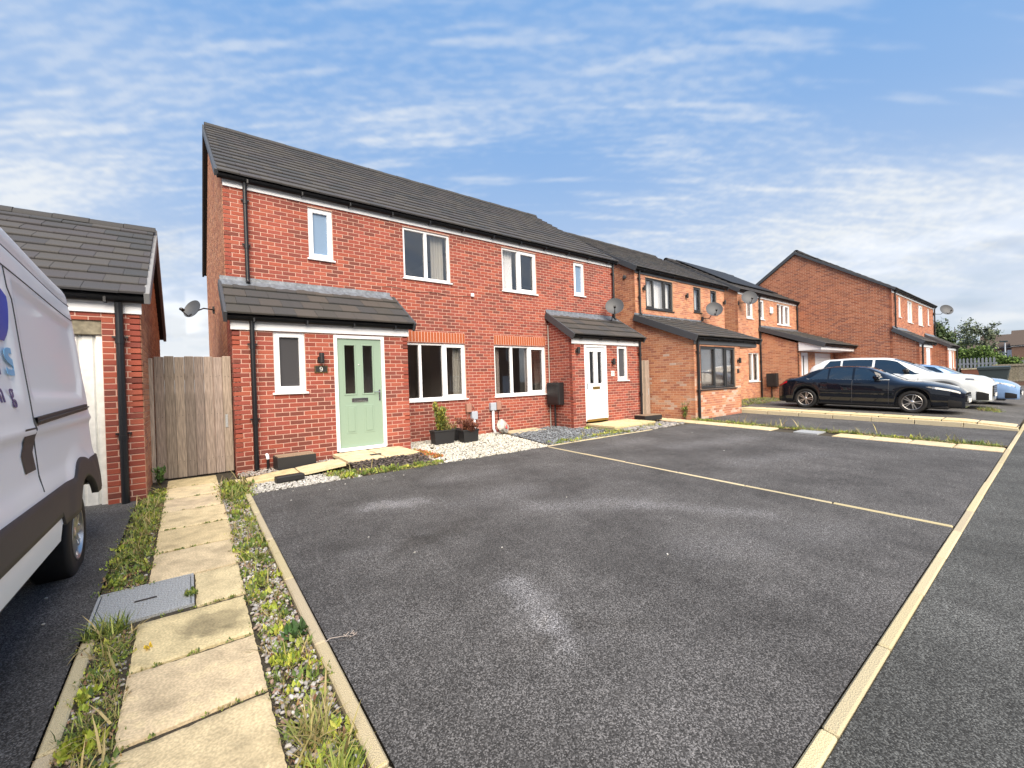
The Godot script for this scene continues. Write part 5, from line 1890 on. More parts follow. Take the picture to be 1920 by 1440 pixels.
func build_small() -> void:
	var ground: Callable = gy
	dish("grey satellite dish on the bare side wall of the house with the green door", Vector3(-0.42, 3.05, -3.3), Vector3(0, 3.14, -3.7), 0.22)
	dish("grey satellite dish above the porch roof of the house with the white door", Vector3(10.12, 3.38, 0.42), Vector3(10.10, 2.98, 0.10), 0.28)
	dish("grey satellite dish between the upper windows of the orange house with black frames", Vector3(16.2, 3.75, 0.5), Vector3(16.15, 3.45, 0.06), 0.31)
	dish("grey satellite dish under the eave of the house with solar panels", Vector3(19.35, 4.5, 0.5), Vector3(19.2, 4.35, 0.12), 0.33)
	dish("pale satellite dish on the far corner of the last pair of houses", Vector3(37.1, 4.72, 4.55), Vector3(36.5, 4.5, 4.12), 0.34)
	wall_lamp("small black lamp beside the green door above the number nine", Vector3(1.31, 1.67, 0.925), true)
	wall_lamp("small black lamp between the white door and the slim porch window", Vector3(9.30, 1.63, 0.925), false)
	wall_lamp("black security lamp on the porch pier left of the white door", Vector3(7.83, 1.93, 0.925), true)
	for q in [[12.23, "black up and down lamp between downpipe and triple window of the orange house"], [15.0, "black up and down lamp between triple and single window of the orange house"], [18.0, "black up and down lamp at the far corner of the orange house"]]:
		wall_lamp(q[1], Vector3(q[0], 4.28, 0.008), true)
	wall_lamp("black lamp on the front pier of the orange extension", Vector3(14.63, 1.62, 2.078), true)
	number_plate("black plate with a gold border and the number nine beside the green door", Vector3(1.31, 1.475, 0.925), 0.22, 0.13, "9", M.plate_black, M.plate_white, M.brass, "Droid Serif")
	number_plate("small white plate with a black number eleven beside the white door", Vector3(9.31, 1.29, 0.925), 0.15, 0.15, "11", M.plate_white, M.plate_black, null, "Droid Sans")
	number_plate("small dark plate under the lamp on the orange extension", Vector3(14.62, 1.26, 2.078), 0.14, 0.14, "", M.plate_black, M.plate_white, null, "Droid Sans")
	var al := thing("alarm_sensor", "small white sensor box on the brick between the two upper windows", "sensor", "", Vector3(5.11, 3.33, 0.008))
	beam(al, "case", Vector3(-0.04, -0.045, 0), Vector3(0.04, 0.045, 0.06), M.pvc_white, 0.012)
	var cb := MB.new()
	var line := []
	for i in 12:
		line.append(Vector3(lerpf(-2.3, -0.02, i / 11.0), -0.05 + 0.02 * sin(i * 1.3) + (0.02 if i < 3 else 0.0), 0.006))
	cb.tube(line, 0.005, 5)
	part(al, "cable", cb, M.brown_plastic)
	var ab := thing("alarm_box", "white alarm box on the upper wall of the house with solar panels", "alarm box", "", Vector3(22.6, 4.28, 0.108))
	beam(ab, "case", Vector3(-0.14, -0.16, 0), Vector3(0.14, 0.16, 0.09), M.pvc_white, 0.03)
	beam(ab, "lens", Vector3(-0.06, -0.185, 0.02), Vector3(0.06, -0.16, 0.07), M.grey_plastic, 0.005)
	gate("grey weathered board gate between the garage and the house with the green door", -0.98, -0.015, 0.70, -0.165, 1.695)
	gate("grey weathered board gate between the white door porch and the orange house", 10.68, 11.70, 0.50, -0.16, 1.70)
	parcel_box("black meter cupboard on a pipe beside the porch of the white door", Vector3(7.65, -0.2, 0.33), -PI / 2, 0.50, 0.62, 0.66)
	parcel_box("black meter cupboard on a pipe behind the tail of the black car", Vector3(21.3, -0.05, 0.65), -PI / 2, 0.46, 0.64, 0.55)
	# meter boxes between the two ground floor windows
	var mx := thing("meter_box", "brown meter box with cable low on the wall beside the planters", "meter box", "meter boxes low on the wall", Vector3(4.88, 0.53, 0.008))
	beam(mx, "case", Vector3(-0.07, -0.11, 0), Vector3(0.07, 0.11, 0.09), M.brown_plastic, 0.012)
	var mc := MB.new()
	mc.tube([Vector3(-0.02, -0.1, 0.03), Vector3(-0.02, -0.7, 0.03)], 0.012, 6)
	mc.tube([Vector3(0.07, 0.05, 0.02), Vector3(0.16, 0.02, 0.015), Vector3(0.22, -0.1, 0.012), Vector3(0.22, -0.4, 0.012)], 0.007, 6)
	part(mx, "cable", mc, M.brown_plastic)
	for q in [[5.03, 0.335, "pale grey meter box on a short white pipe behind the planters"], [5.605, 0.52, "pale grey meter box on a long white pipe beside the white sack"]]:
		var g := thing("meter_box", q[2], "meter box", "meter boxes low on the wall", Vector3(q[0], q[1], 0.008))
		beam(g, "case", Vector3(-0.085, -0.10, 0), Vector3(0.085, 0.10, 0.10), M.grey_plastic, 0.012)
		var gp := MB.new()
		gp.tube([Vector3(0, -0.09, 0.05), Vector3(0, -0.09 - (q[1] - 0.05), 0.05), Vector3(0.03, -0.12 - q[1], 0.07), Vector3(0.03, -0.22 - q[1], 0.07)], 0.036, 12)
		part(g, "pipe", gp, M.pvc_white)
	var mb2 := thing("meter_box", "brown meter box above a thin black cable beside the grey box", "meter box", "meter boxes low on the wall", Vector3(5.785, 0.535, 0.008))
	beam(mb2, "case", Vector3(-0.07, -0.11, 0), Vector3(0.07, 0.11, 0.09), M.brown_plastic, 0.012)
	var mc2 := MB.new()
	mc2.tube([Vector3(0, -0.1, 0.03), Vector3(0.01, -0.4, 0.02), Vector3(0, -0.7, 0.03)], 0.009, 6)
	part(mb2, "cable", mc2, M.dark_plastic)
	# cream pipe in the corner by the white door porch
	var cp := MB.new()
	cp.tube([Vector3(7.62, -0.2, 0.03), Vector3(7.62, 2.72, 0.03)], 0.014, 8)
	var cpo := part(self, "cable_duct", cp, M.curtain)
	tag(cpo, "thin cream duct in the corner between wall and white door porch", "pipe")
	# overflow pipe on the porch of number nine
	var ov := MB.new()
	ov.tube([Vector3(0.42, 0.06, 0.91), Vector3(0.42, 0.07, 0.95), Vector3(0.425, 0.05, 0.985), Vector3(0.43, 0.0, 0.99)], 0.024, 10)
	var ovp := part(self, "waste_pipe", ov, M.pvc_white)
	tag(ovp, "white elbow waste pipe low on the porch wall beside the downpipe", "pipe")
	var ov2 := MB.new()
	ov2.tube([Vector3(0, 0.0, 0), Vector3(0, -0.20, 0)], 0.022, 10)
	part(ovp, "tail", ov2, M.dark_plastic, Transform3D(Basis.IDENTITY, Vector3(0.43, 0.0, 0.99)))
	# old slatted box by the porch
	crate("charred slatted wooden box lying against the porch of the green door", Vector3(0.80, -0.16, 1.14), 0.58, 0.20, 0.34, 0.05)
	crate("dark slatted pallet leaning by the gate beside the white door porch", Vector3(10.62, -0.16, 1.18), 0.75, 0.14, 0.42, -0.1)
	var bl := thing("black_block", "flat black block lying on the pale gravel in front of the porch", "block", "", Vector3(0.57, gy(0, 2.02), 2.02), 0.12)
	beam(bl, "block", Vector3(-0.19, 0.01, -0.07), Vector3(0.19, 0.095, 0.07), M.pot, 0.012)
	# planters
	planter("black trough planter with a green upright shrub under the window", Vector3(3.84, gy(0, 0.62), 0.62), 0.50, 0.24, 0.30)
	planter("black trough planter with rusty heather under the window", Vector3(4.40, gy(0, 0.80), 0.80), 0.40, 0.24, 0.28)
	planter("small black pot half hidden behind the heather trough", Vector3(4.28, gy(0, 0.38), 0.36), 0.26, 0.26, 0.26)
	plant("shrub", "green and yellow upright shrub in the black trough", Vector3(3.78, gy(0, 0.62) + 0.22, 0.62), leaf_mesh, 0.17, 900, 0.045, 0.09, 1.5, [Color(0.16, 0.20, 0.04), Color(0.10, 0.14, 0.03), Color(0.30, 0.28, 0.05)], 0.62)
	plant("shrub", "short bushy yellowing shrub beside the upright one in the trough", Vector3(3.95, gy(0, 0.62) + 0.2, 0.64), leaf_mesh, 0.20, 600, 0.03, 0.065, 1.5, [Color(0.20, 0.20, 0.05), Color(0.28, 0.2, 0.08), Color(0.10, 0.13, 0.03)], 0.34)
	plant("heather", "rusty red brown heather in the black trough", Vector3(4.40, gy(0, 0.8) + 0.18, 0.80), leaf_mesh, 0.30, 2000, 0.025, 0.06, 1.4, [Color(0.16, 0.05, 0.03), Color(0.12, 0.04, 0.03), Color(0.22, 0.08, 0.04)], 0.33)
	plant("shrub", "thin pale shrub in the small pot", Vector3(4.28, gy(0, 0.38) + 0.2, 0.36), leaf_mesh, 0.1, 60, 0.02, 0.04, 1.5, GREENS, 0.22)
	# sack of sand
	var sk := MB.new()
	var rows := []
	for i in 13:
		var a := PI * i / 12.0 - PI / 2
		var ln := PackedVector3Array()
		for j in 17:
			var q := TAU * j / 16.0
			var cx := signf(cos(q)) * pow(absf(cos(q)), 0.30); var cz := signf(sin(q)) * pow(absf(sin(q)), 0.30)
			var ca := pow(maxf(cos(a), 0.0), 0.35); var sa := signf(sin(a)) * pow(absf(sin(a)), 0.5)
			ln.append(Vector3(cx * ca * 0.175, sa * 0.15, cz * ca * (0.11 - 0.05 * absf(sa))) + Vector3(0.012 * sin(3 * q + i), 0.01 * cos(2 * q + i * 0.8), 0.008 * sin(i * 2.1)))
		rows.append(ln)
	sk.grid(rows, true)
	var so := thing("sack", "white plastic sack with red print slumped against the wall", "sack", "", Vector3(5.64, gy(0, 0.42), 0.42), 0.5)
	var st := Transform3D(Basis(Vector3.BACK, -0.42) * Basis(Vector3.RIGHT, -0.25), Vector3(0, 0.195, 0))
	part(so, "bag", sk, M.sack, st)
	var sp := MB.new()
	sp.prism(PackedVector2Array([Vector2(-0.06, -0.07), Vector2(0.01, -0.08), Vector2(0.05, -0.02), Vector2(0.0, -0.01), Vector2(0.02, 0.05), Vector2(-0.03, 0.02), Vector2(-0.05, -0.02)]), st * Transform3D(Basis.IDENTITY, Vector3(-0.02, -0.02, 0.0)), 0.098, 0.112)
	part(so, "print", sp, M.sack_print)
	# twigs, leaves and stones lying about
	var tw := MB.new()
	var ty := gy(0, 6.37)
	tw.tube([Vector3(-0.02, ty + 0.02, 6.36), Vector3(0.04, ty + 0.025, 6.33), Vector3(0.10, ty + 0.02, 6.345), Vector3(0.15, ty + 0.012, 6.36)], 0.004, 5, 0.002)
	for i in 12:
		var p := Vector3(0.12 + rng.randf() * 0.06, ty + 0.012, 6.34 + rng.randf() * 0.04)
		tw.tube([p, p + Vector3(rng.randf_range(-0.02, 0.03), 0.012, rng.randf_range(-0.02, 0.02))], 0.0025, 4)
	tag(part(self, "dry_sprig", tw, M.curtain_grey), "dry pale sprig lying over the edging onto the asphalt", "twig")
	var st2 := []
	for q in [[0.22, 7.66], [0.95, 5.5], [0.75, 4.9], [1.6, 5.9], [0.4, 3.1], [0.9, 2.9], [1.15, 2.75], [1.55, 2.72], [1.75, 2.7], [0.5, 2.65], [2.0, 2.8], [-1.5, 6.2], [-1.35, 5.0], [3.1, 5.2], [2.6, 6.9], [7.5, 5.0], [9.2, 3.4], [-1.42, 4.55]]:
		st2.append([q[0], ground.call(q[0], q[1]) + 0.004, q[1], rng.randf_range(0.008, 0.014)])
	gravel("loose_stones", "single white pebbles strewn over the asphalt", st2, pebble(0.6), [Color(0.62, 0.62, 0.6)])
	# yellow bloom on the slab
	plant("flower", "flattened yellow flower lying on the paving slab", Vector3(-0.80, gy(0, 5.75) + 0.012, 5.75), leaf_mesh, 0.02, 26, 0.012, 0.026, 1.5, [Color(0.62, 0.42, 0.02), Color(0.55, 0.40, 0.03)])


func crate(label: String, at: Vector3, w: float, hh: float, d: float, turn: float) -> void:
	var o := thing("slatted_box", label, "box", "", at, turn)
	for q in [[-w / 2, -d / 2, w / 2, -d / 2 + 0.02], [-w / 2, d / 2 - 0.02, w / 2, d / 2], [-w / 2, -d / 2 + 0.021, -w / 2 + 0.02, d / 2 - 0.021], [w / 2 - 0.02, -d / 2 + 0.021, w / 2, d / 2 - 0.021]]:
		beam(o, "side", Vector3(q[0], 0, q[1]), Vector3(q[2], hh, q[3]), M.pot, 0.004)
	for i in 4:
		var m := MB.new()
		var g := rng.randf_range(0.5, 1.0)
		m.col = Color(g, g * 0.85, g * 0.7)
		m.bev(Vector3(-w / 2 + 0.01, hh, -d / 2 + i * d / 4 + 0.006), Vector3(w / 2 - 0.01, hh + 0.018, -d / 2 + (i + 1) * d / 4 - 0.006), 0.004)
		part(o, "slat", m, M.timber)


func planter(label: String, at: Vector3, w: float, d: float, hh: float) -> void:
	var o := thing("planter", label, "planter", "black planters under the window", at)
	var m := MB.new()
	var a := [Vector3(-w * 0.44, 0, -d * 0.44), Vector3(w * 0.44, 0, -d * 0.44), Vector3(w * 0.44, 0, d * 0.44), Vector3(-w * 0.44, 0, d * 0.44)]
	var b := [Vector3(-w / 2, hh, -d / 2), Vector3(w / 2, hh, -d / 2), Vector3(w / 2, hh, d / 2), Vector3(-w / 2, hh, d / 2)]
	for i in 4:
		var j := (i + 1) % 4
		m.quad(a[j], a[i], b[i], b[j])
	part(o, "trough", m, M.pot)
	var r := MB.new()
	for q in [[-w / 2 - 0.01, -d / 2 - 0.01, w / 2 + 0.01, -d / 2 + 0.015], [-w / 2 - 0.01, d / 2 - 0.015, w / 2 + 0.01, d / 2 + 0.01], [-w / 2 - 0.01, -d / 2 + 0.0155, -w / 2 + 0.015, d / 2 - 0.0155], [w / 2 - 0.015, -d / 2 + 0.0155, w / 2 + 0.01, d / 2 - 0.0155]]:
		r.bev(Vector3(q[0], hh - 0.03, q[1]), Vector3(q[2], hh + 0.006, q[3]), 0.006)
	part(o, "rim", r, M.pot)
	var s := MB.new()
	s.quad(Vector3(-w * 0.48, hh - 0.04, d * 0.48), Vector3(w * 0.48, hh - 0.04, d * 0.48), Vector3(w * 0.48, hh - 0.04, -d * 0.48), Vector3(-w * 0.48, hh - 0.04, -d * 0.48))
	part(o, "soil", s, M.soil)


func cover(label: String, at: Vector3, w: float, d: float, checker: bool) -> void:
	# steel inspection cover in a frame
	var o := thing("inspection_cover", label, "manhole cover", "steel inspection covers", at)
	var t := Transform3D(Basis(Vector3.RIGHT, 0.031), Vector3.ZERO)
	var p := MB.new()
	p.bev(Vector3(-w / 2, -0.03, -d / 2), Vector3(w / 2, 0.0, d / 2), 0.004, t)
	part(o, "plate", p, M.steel)
	var f := MB.new()
	for q in [[-w / 2 - 0.02, -d / 2 - 0.02, w / 2 + 0.02, -d / 2 - 0.004], [-w / 2 - 0.02, d / 2 + 0.004, w / 2 + 0.02, d / 2 + 0.02], [-w / 2 - 0.02, -d / 2 - 0.0035, -w / 2 - 0.004, d / 2 + 0.0035], [w / 2 + 0.004, -d / 2 - 0.0035, w / 2 + 0.02, d / 2 + 0.0035]]:
		f.box(Vector3(q[0], -0.03, q[1]), Vector3(q[2], 0.002, q[3]), t)
	part(o, "frame", f, M.steel)
	if checker:
		var s := MB.new()
		var k := 0
		var x := -w / 2 + 0.014
		while x < w / 2 - 0.01:
			var z := -d / 2 + 0.014
			var i := 0
			while z < d / 2 - 0.01:
				var a := PI / 4 if (i + k) % 2 else -PI / 4
				s.bev(Vector3(-0.009, 0, -0.0028), Vector3(0.009, 0.0022, 0.0028), 0.001, t * Transform3D(Basis(UP, a), Vector3(x, 0, z)))
				z += 0.019
				i += 1
			x += 0.019
			k += 1
		var sp := part(o, "tread_pattern", s, M.steel)
		sp.set_meta("kind", "stuff")
		beam(o, "lifting_slot", Vector3(-0.06, 0.001, -0.012), Vector3(0.06, 0.004, 0.012), M.dark_plastic, 0.001)


# ---------------------------------------------------------------- the setting
func build_ground() -> void:
	var ground: Callable = gy
	var one := func(_x: float, _z: float) -> Color: return Color.WHITE
	var low := MB.new()
	var zs := [-500.0, -60.0, -8.0, 0.0, 8.32, 30.0, 500.0]
	for i in 6:
		low.quad(Vector3(-500, gy(0, zs[i + 1]) - 0.06, zs[i + 1]), Vector3(500, gy(0, zs[i + 1]) - 0.06, zs[i + 1]), Vector3(500, gy(0, zs[i]) - 0.06, zs[i]), Vector3(-500, gy(0, zs[i]) - 0.06, zs[i]))
	structure("ground", low, M.soil)
	var tint: Callable = worn
	sheet("driveway", 0.035, 5.26, 2.44, 8.29, 0.05, func(x: float, z: float) -> float: return gy(x, z) + 0.006 * big.get_noise_2d(x * 14, z * 14), tint, M.asphalt)
	sheet("driveway", 5.32, 10.93, 2.44, 8.29, 0.06, func(x: float, z: float) -> float: return gy(x, z) + 0.006 * big.get_noise_2d(x * 14, z * 14), tint, M.asphalt)
	sheet("driveway", 11.76, 14.98, 2.0, 8.29, 0.10, ground, tint, M.asphalt)
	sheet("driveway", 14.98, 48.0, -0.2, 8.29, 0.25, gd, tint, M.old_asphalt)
	sheet("driveway", -6.5, -1.13, 1.62, 8.29, 0.06, ground, tint, M.asphalt)
	var road := func(x: float, z: float) -> float: return gy(x, 8.32) + 0.012 - 0.004 * absf(z - 11.5)
	sheet("road", -4.0, 14.0, 8.365, 10.5, 0.06, road, tint, M.road_asphalt)
	sheet("road", 14.0, 60.0, 8.365, 10.5, 0.5, road, tint, M.road_asphalt)
	sheet("road", -60.0, -4.0, 8.365, 10.5, 0.5, road, tint, M.road_asphalt)
	sheet("road", -60.0, 60.0, 10.5, 24.0, 1.0, road, tint, M.road_asphalt)
	edging("road_edging", Vector2(-6.5, 8.328), Vector2(17.7, 8.328), 0.066, 0.008, ground)
	edging("driveway_edging", Vector2(0.0, 2.46), Vector2(-0.02, 8.29), 0.066, 0.03, ground)
	edging("driveway_edging", Vector2(5.29, 2.46), Vector2(5.29, 8.29), 0.05, 0.008, ground)
	edging("driveway_edging", Vector2(5.33, 2.41), Vector2(9.0, 2.41), 0.05, 0.012, ground)
	edging("driveway_edging", Vector2(-1.09, 5.42), Vector2(-1.09, 8.29), 0.066, 0.015, ground)
	# paved path to the side gate
	var bed := MB.new()
	bed.quad(Vector3(-1.12, gy(0, 8.28) - 0.008, 8.28), Vector3(-0.03, gy(0, 8.28) - 0.008, 8.28), Vector3(-0.03, gy(0, 0.0) - 0.008, 0.0), Vector3(-1.12, gy(0, 0.0) - 0.008, 0.0))
	var path := structure("path", bed, M.soil)
	var rows := []
	var js := [0.80, 1.40, 2.05, 2.70, 3.41, 4.09, 4.75]
	for i in 6:
		rows.append([-0.86, -0.265, js[i] + 0.006, js[i + 1] - 0.006, 0.012 + rng.randf_range(-0.004, 0.004), 1.0])
	rows.append([-0.58, -0.285, 4.76, 5.36, 0.012, 1.0])
	for q in [[5.38, 5.95], [5.96, 6.53], [6.54, 7.13], [7.14, 7.73], [7.74, 8.28]]:
		rows.append([-0.875, -0.30, q[0] + 0.006, q[1] - 0.006, 0.012 + rng.randf_range(-0.004, 0.004), 1.0])
	slabs(path, ground, rows)
	cover("square chequer plate cover between the paving slabs", Vector3(-0.855, gy(0, 5.03) + 0.008, 5.03), 0.50, 0.52, true)
	cover("narrow steel cover in the slab strip beside the second driveway", Vector3(11.33, gy(0, 5.2) + 0.016, 5.2), 0.55, 0.45, false)
	# slabs along the porch, the steps and the strips between the drives
	var bed2 := MB.new()
	bed2.quad(Vector3(0.0, -0.235, 2.44), Vector3(10.95, -0.235, 2.44), Vector3(10.95, -0.19, 0.0), Vector3(0.0, -0.19, 0.0))
	var front := structure("front_bed", bed2, M.soil)
	var ramp := func(x: float, z: float) -> float: return lerpf(-0.185, -0.07, clampf(x / 1.45, 0.0, 1.0)) - 0.02 * (z - 1.4)
	slabs(front, ramp, [[-0.24, 0.06, 1.40, 1.85, 0.0, 1.0], [0.07, 0.74, 1.40, 1.85, 0.0, 1.0], [0.75, 1.43, 1.40, 1.85, 0.0, 1.0]])
	var step := func(_x: float, z: float) -> float: return -0.052 - 0.012 * (z - 0.92)
	slabs(front, step, [[1.45, 2.07, 0.93, 1.38, 0.0, 1.0], [2.08, 2.72, 0.93, 1.38, 0.0, 1.02], [1.45, 2.07, 1.39, 1.86, 0.0, 1.0], [2.08, 2.72, 1.39, 1.86, 0.0, 0.98]])
	beam(self, "door_step", Vector3(1.47, -0.24, 0.93), Vector3(2.70, -0.105, 1.84), M.soil, 0.01).set_meta("kind", "structure")
	var dr := thing("drain_grate", "small dark drain grate let into the step of the green door", "drain", "", Vector3(2.0, -0.05, 1.60))
	for i in 6:
		beam(dr, "bar", Vector3(-0.09, -0.012, -0.045 + i * 0.016), Vector3(0.09, 0.002, -0.037 + i * 0.016), M.dark_plastic, 0.002)
	var step2 := func(_x: float, z: float) -> float: return -0.085 - 0.012 * (z - 0.92)
	slabs(front, step2, [[8.10, 8.70, 0.93, 1.42, 0.0, 0.95], [8.71, 9.30, 0.93, 1.42, 0.0, 0.95], [9.31, 9.9, 0.93, 1.42, 0.0, 0.95], [8.10, 8.70, 1.43, 1.92, 0.0, 0.95], [8.71, 9.30, 1.43, 1.92, 0.0, 0.95], [9.31, 9.9, 1.43, 1.92, 0.0, 0.95]])
	beam(self, "door_step", Vector3(8.12, -0.27, 0.93), Vector3(9.88, -0.14, 1.90), M.concrete, 0.01).set_meta("kind", "structure")
	slabs(front, ground, [[5.85, 6.42, 0.04, 0.56, 0.015, 0.85], [6.43, 7.0, 0.04, 0.56, 0.015, 0.85]])
	var strip := MB.new()
	strip.quad(Vector3(10.94, gy(0, 8.28) - 0.02, 8.28), Vector3(11.76, gy(0, 8.28) - 0.02, 8.28), Vector3(11.76, gy(0, 0.4) - 0.02, 0.4), Vector3(10.94, gy(0, 0.4) - 0.02, 0.4))
	var sp := structure("slab_strip", strip, M.soil)
	rows = []
	for i in 12:
		if i == 6 or i == 7:
			continue
		rows.append([10.97, 11.56, 0.62 + i * 0.64, 0.62 + i * 0.64 + 0.625, 0.014, 1.0])
	slabs(sp, ground, rows)
	# raised kerb of slabs along the forecourt beyond
	var kb := MB.new()
	kb.quad(Vector3(14.95, gd(15, 8.28) - 0.05, 8.28), Vector3(15.75, gd(15, 8.28) - 0.05, 8.28), Vector3(15.75, gd(15, 1.9) - 0.05, 1.9), Vector3(14.95, gd(15, 1.9) - 0.05, 1.9))
	var kerb := structure("stepped_kerb", kb, M.concrete)
	rows = []
	for i in 10:
		rows.append([14.97, 15.62, 1.95 + i * 0.633, 1.95 + i * 0.633 + 0.62, 0.012, 1.03])
	slabs(kerb, gd, rows)
	for i in 7:
		var a := 1.95 + i * 0.91
		var m := MB.new()
		var y0 := gd(15, a) - 0.035; var y1 := gd(15, a + 0.9) - 0.035
		var bx := Vector3(0, y1 - y0, 0.9).normalized()
		m.bev(Vector3(-0.035, -0.26, 0.004), Vector3(0.035, 0.0, 0.9), 0.008, Transform3D(Basis(Vector3.RIGHT, bx.cross(Vector3.RIGHT).normalized(), bx), Vector3(14.955, y0, a)))
		part(kerb, "kerb_stone", m, M.concrete)
	# gravel
	var white := [Color(0.76, 0.76, 0.72), Color(0.66, 0.66, 0.63), Color(0.82, 0.82, 0.78), Color(0.54, 0.53, 0.48), Color(0.70, 0.65, 0.52)]
	var mixed := [Color(0.62, 0.60, 0.58), Color(0.46, 0.44, 0.43), Color(0.72, 0.70, 0.68), Color(0.42, 0.29, 0.23), Color(0.34, 0.31, 0.30), Color(0.50, 0.39, 0.31)]
	var at := func(x: float, z: float) -> float: return gy(x, z) - 0.012 + rng.randf_range(0.0, 0.012)
	var pb := pebble(0.62)
	var g1 := strew(PackedVector2Array([Vector2(2.98, 0.0), Vector2(5.75, 0.02), Vector2(5.4, 2.42), Vector2(2.82, 2.42)]), 8500, 0.010, 0.021, at)
	gravel("white_gravel", "bed of white pebbles in front of the ground floor window", g1, pb, white)
	var g2 := strew(PackedVector2Array([Vector2(0.05, 1.86), Vector2(1.44, 1.86), Vector2(1.5, 2.43), Vector2(0.05, 2.43)]), 1900, 0.009, 0.018, at)
	gravel("grey_gravel", "pale grey gravel between the porch slabs and the asphalt", g2, pb, white.slice(0, 4) + mixed.slice(0, 3))
	var g3 := strew(PackedVector2Array([Vector2(-0.27, 1.5), Vector2(-0.045, 1.5), Vector2(-0.06, 8.28), Vector2(-0.30, 8.28)]), 3200, 0.008, 0.017, func(x: float, z: float) -> float: return gy(x, z) - 0.004 + rng.randf_range(0.0, 0.012))
	gravel("path_gravel", "mixed gravel between the paved path and the driveway edging", g3, pb, mixed + [Color(0.55, 0.54, 0.53)])
	var g4 := strew(PackedVector2Array([Vector2(-1.08, 1.85), Vector2(-0.88, 1.6), Vector2(-0.89, 8.28), Vector2(-1.05, 8.28)]), 1300, 0.008, 0.015, func(x: float, z: float) -> float: return gy(x, z) - 0.006)
	gravel("path_gravel", "scattered gravel between the paved path and the van", g4, pb, mixed)
	var flat := pebble(0.22, 0.4)
	var slate := [Color(0.30, 0.335, 0.38), Color(0.23, 0.26, 0.30), Color(0.38, 0.42, 0.47), Color(0.17, 0.185, 0.21)]
	var g5 := strew(PackedVector2Array([Vector2(5.75, 0.55), Vector2(7.6, 0.1), Vector2(8.1, 1.0), Vector2(8.08, 2.38), Vector2(5.45, 2.38)]), 3800, 0.016, 0.034, func(x: float, z: float) -> float: return gy(x, z) - 0.008 + rng.randf_range(0.0, 0.02))
	gravel("slate_chippings", "bed of blue grey slate chippings before the white door porch", g5, flat, slate)
	var bank := func(x: float, z: float) -> float: return lerpf(-0.085, -0.225, clampf((z - 1.84) / 0.26, 0.0, 1.0)) + rng.randf_range(-0.01, 0.02)
	var g6 := strew(PackedVector2Array([Vector2(1.46, 1.87), Vector2(2.74, 1.87), Vector2(2.9, 2.20), Vector2(1.6, 2.18)]), 1500, 0.015, 0.03, bank)
	gravel("dark_chippings", "bank of dark brown chippings below the step of the green door", g6, flat, [Color(0.10, 0.085, 0.08), Color(0.16, 0.13, 0.12), Color(0.24, 0.20, 0.19), Color(0.06, 0.055, 0.055)])
	var g7 := strew(PackedVector2Array([Vector2(8.15, 1.95), Vector2(10.5, 1.6), Vector2(10.8, 2.3), Vector2(8.3, 2.40)]), 260, 0.03, 0.075, func(x: float, z: float) -> float: return gy(x, z) - 0.01)
	gravel("rubble_stones", "rough grey stones along the step of the white door", g7, pebble(0.6, 0.35), [Color(0.34, 0.33, 0.33), Color(0.42, 0.40, 0.38), Color(0.26, 0.26, 0.27)])
	var g8 := strew(PackedVector2Array([Vector2(0.5, 0.93), Vector2(1.45, 0.93), Vector2(1.45, 1.39), Vector2(0.0, 1.39), Vector2(0.0, 0.93)]), 900, 0.008, 0.016, func(x: float, z: float) -> float: return -0.175 + 0.02 * x)
	gravel("porch_gravel", "dirty gravel between the porch wall and its slabs", g8, pb, mixed)


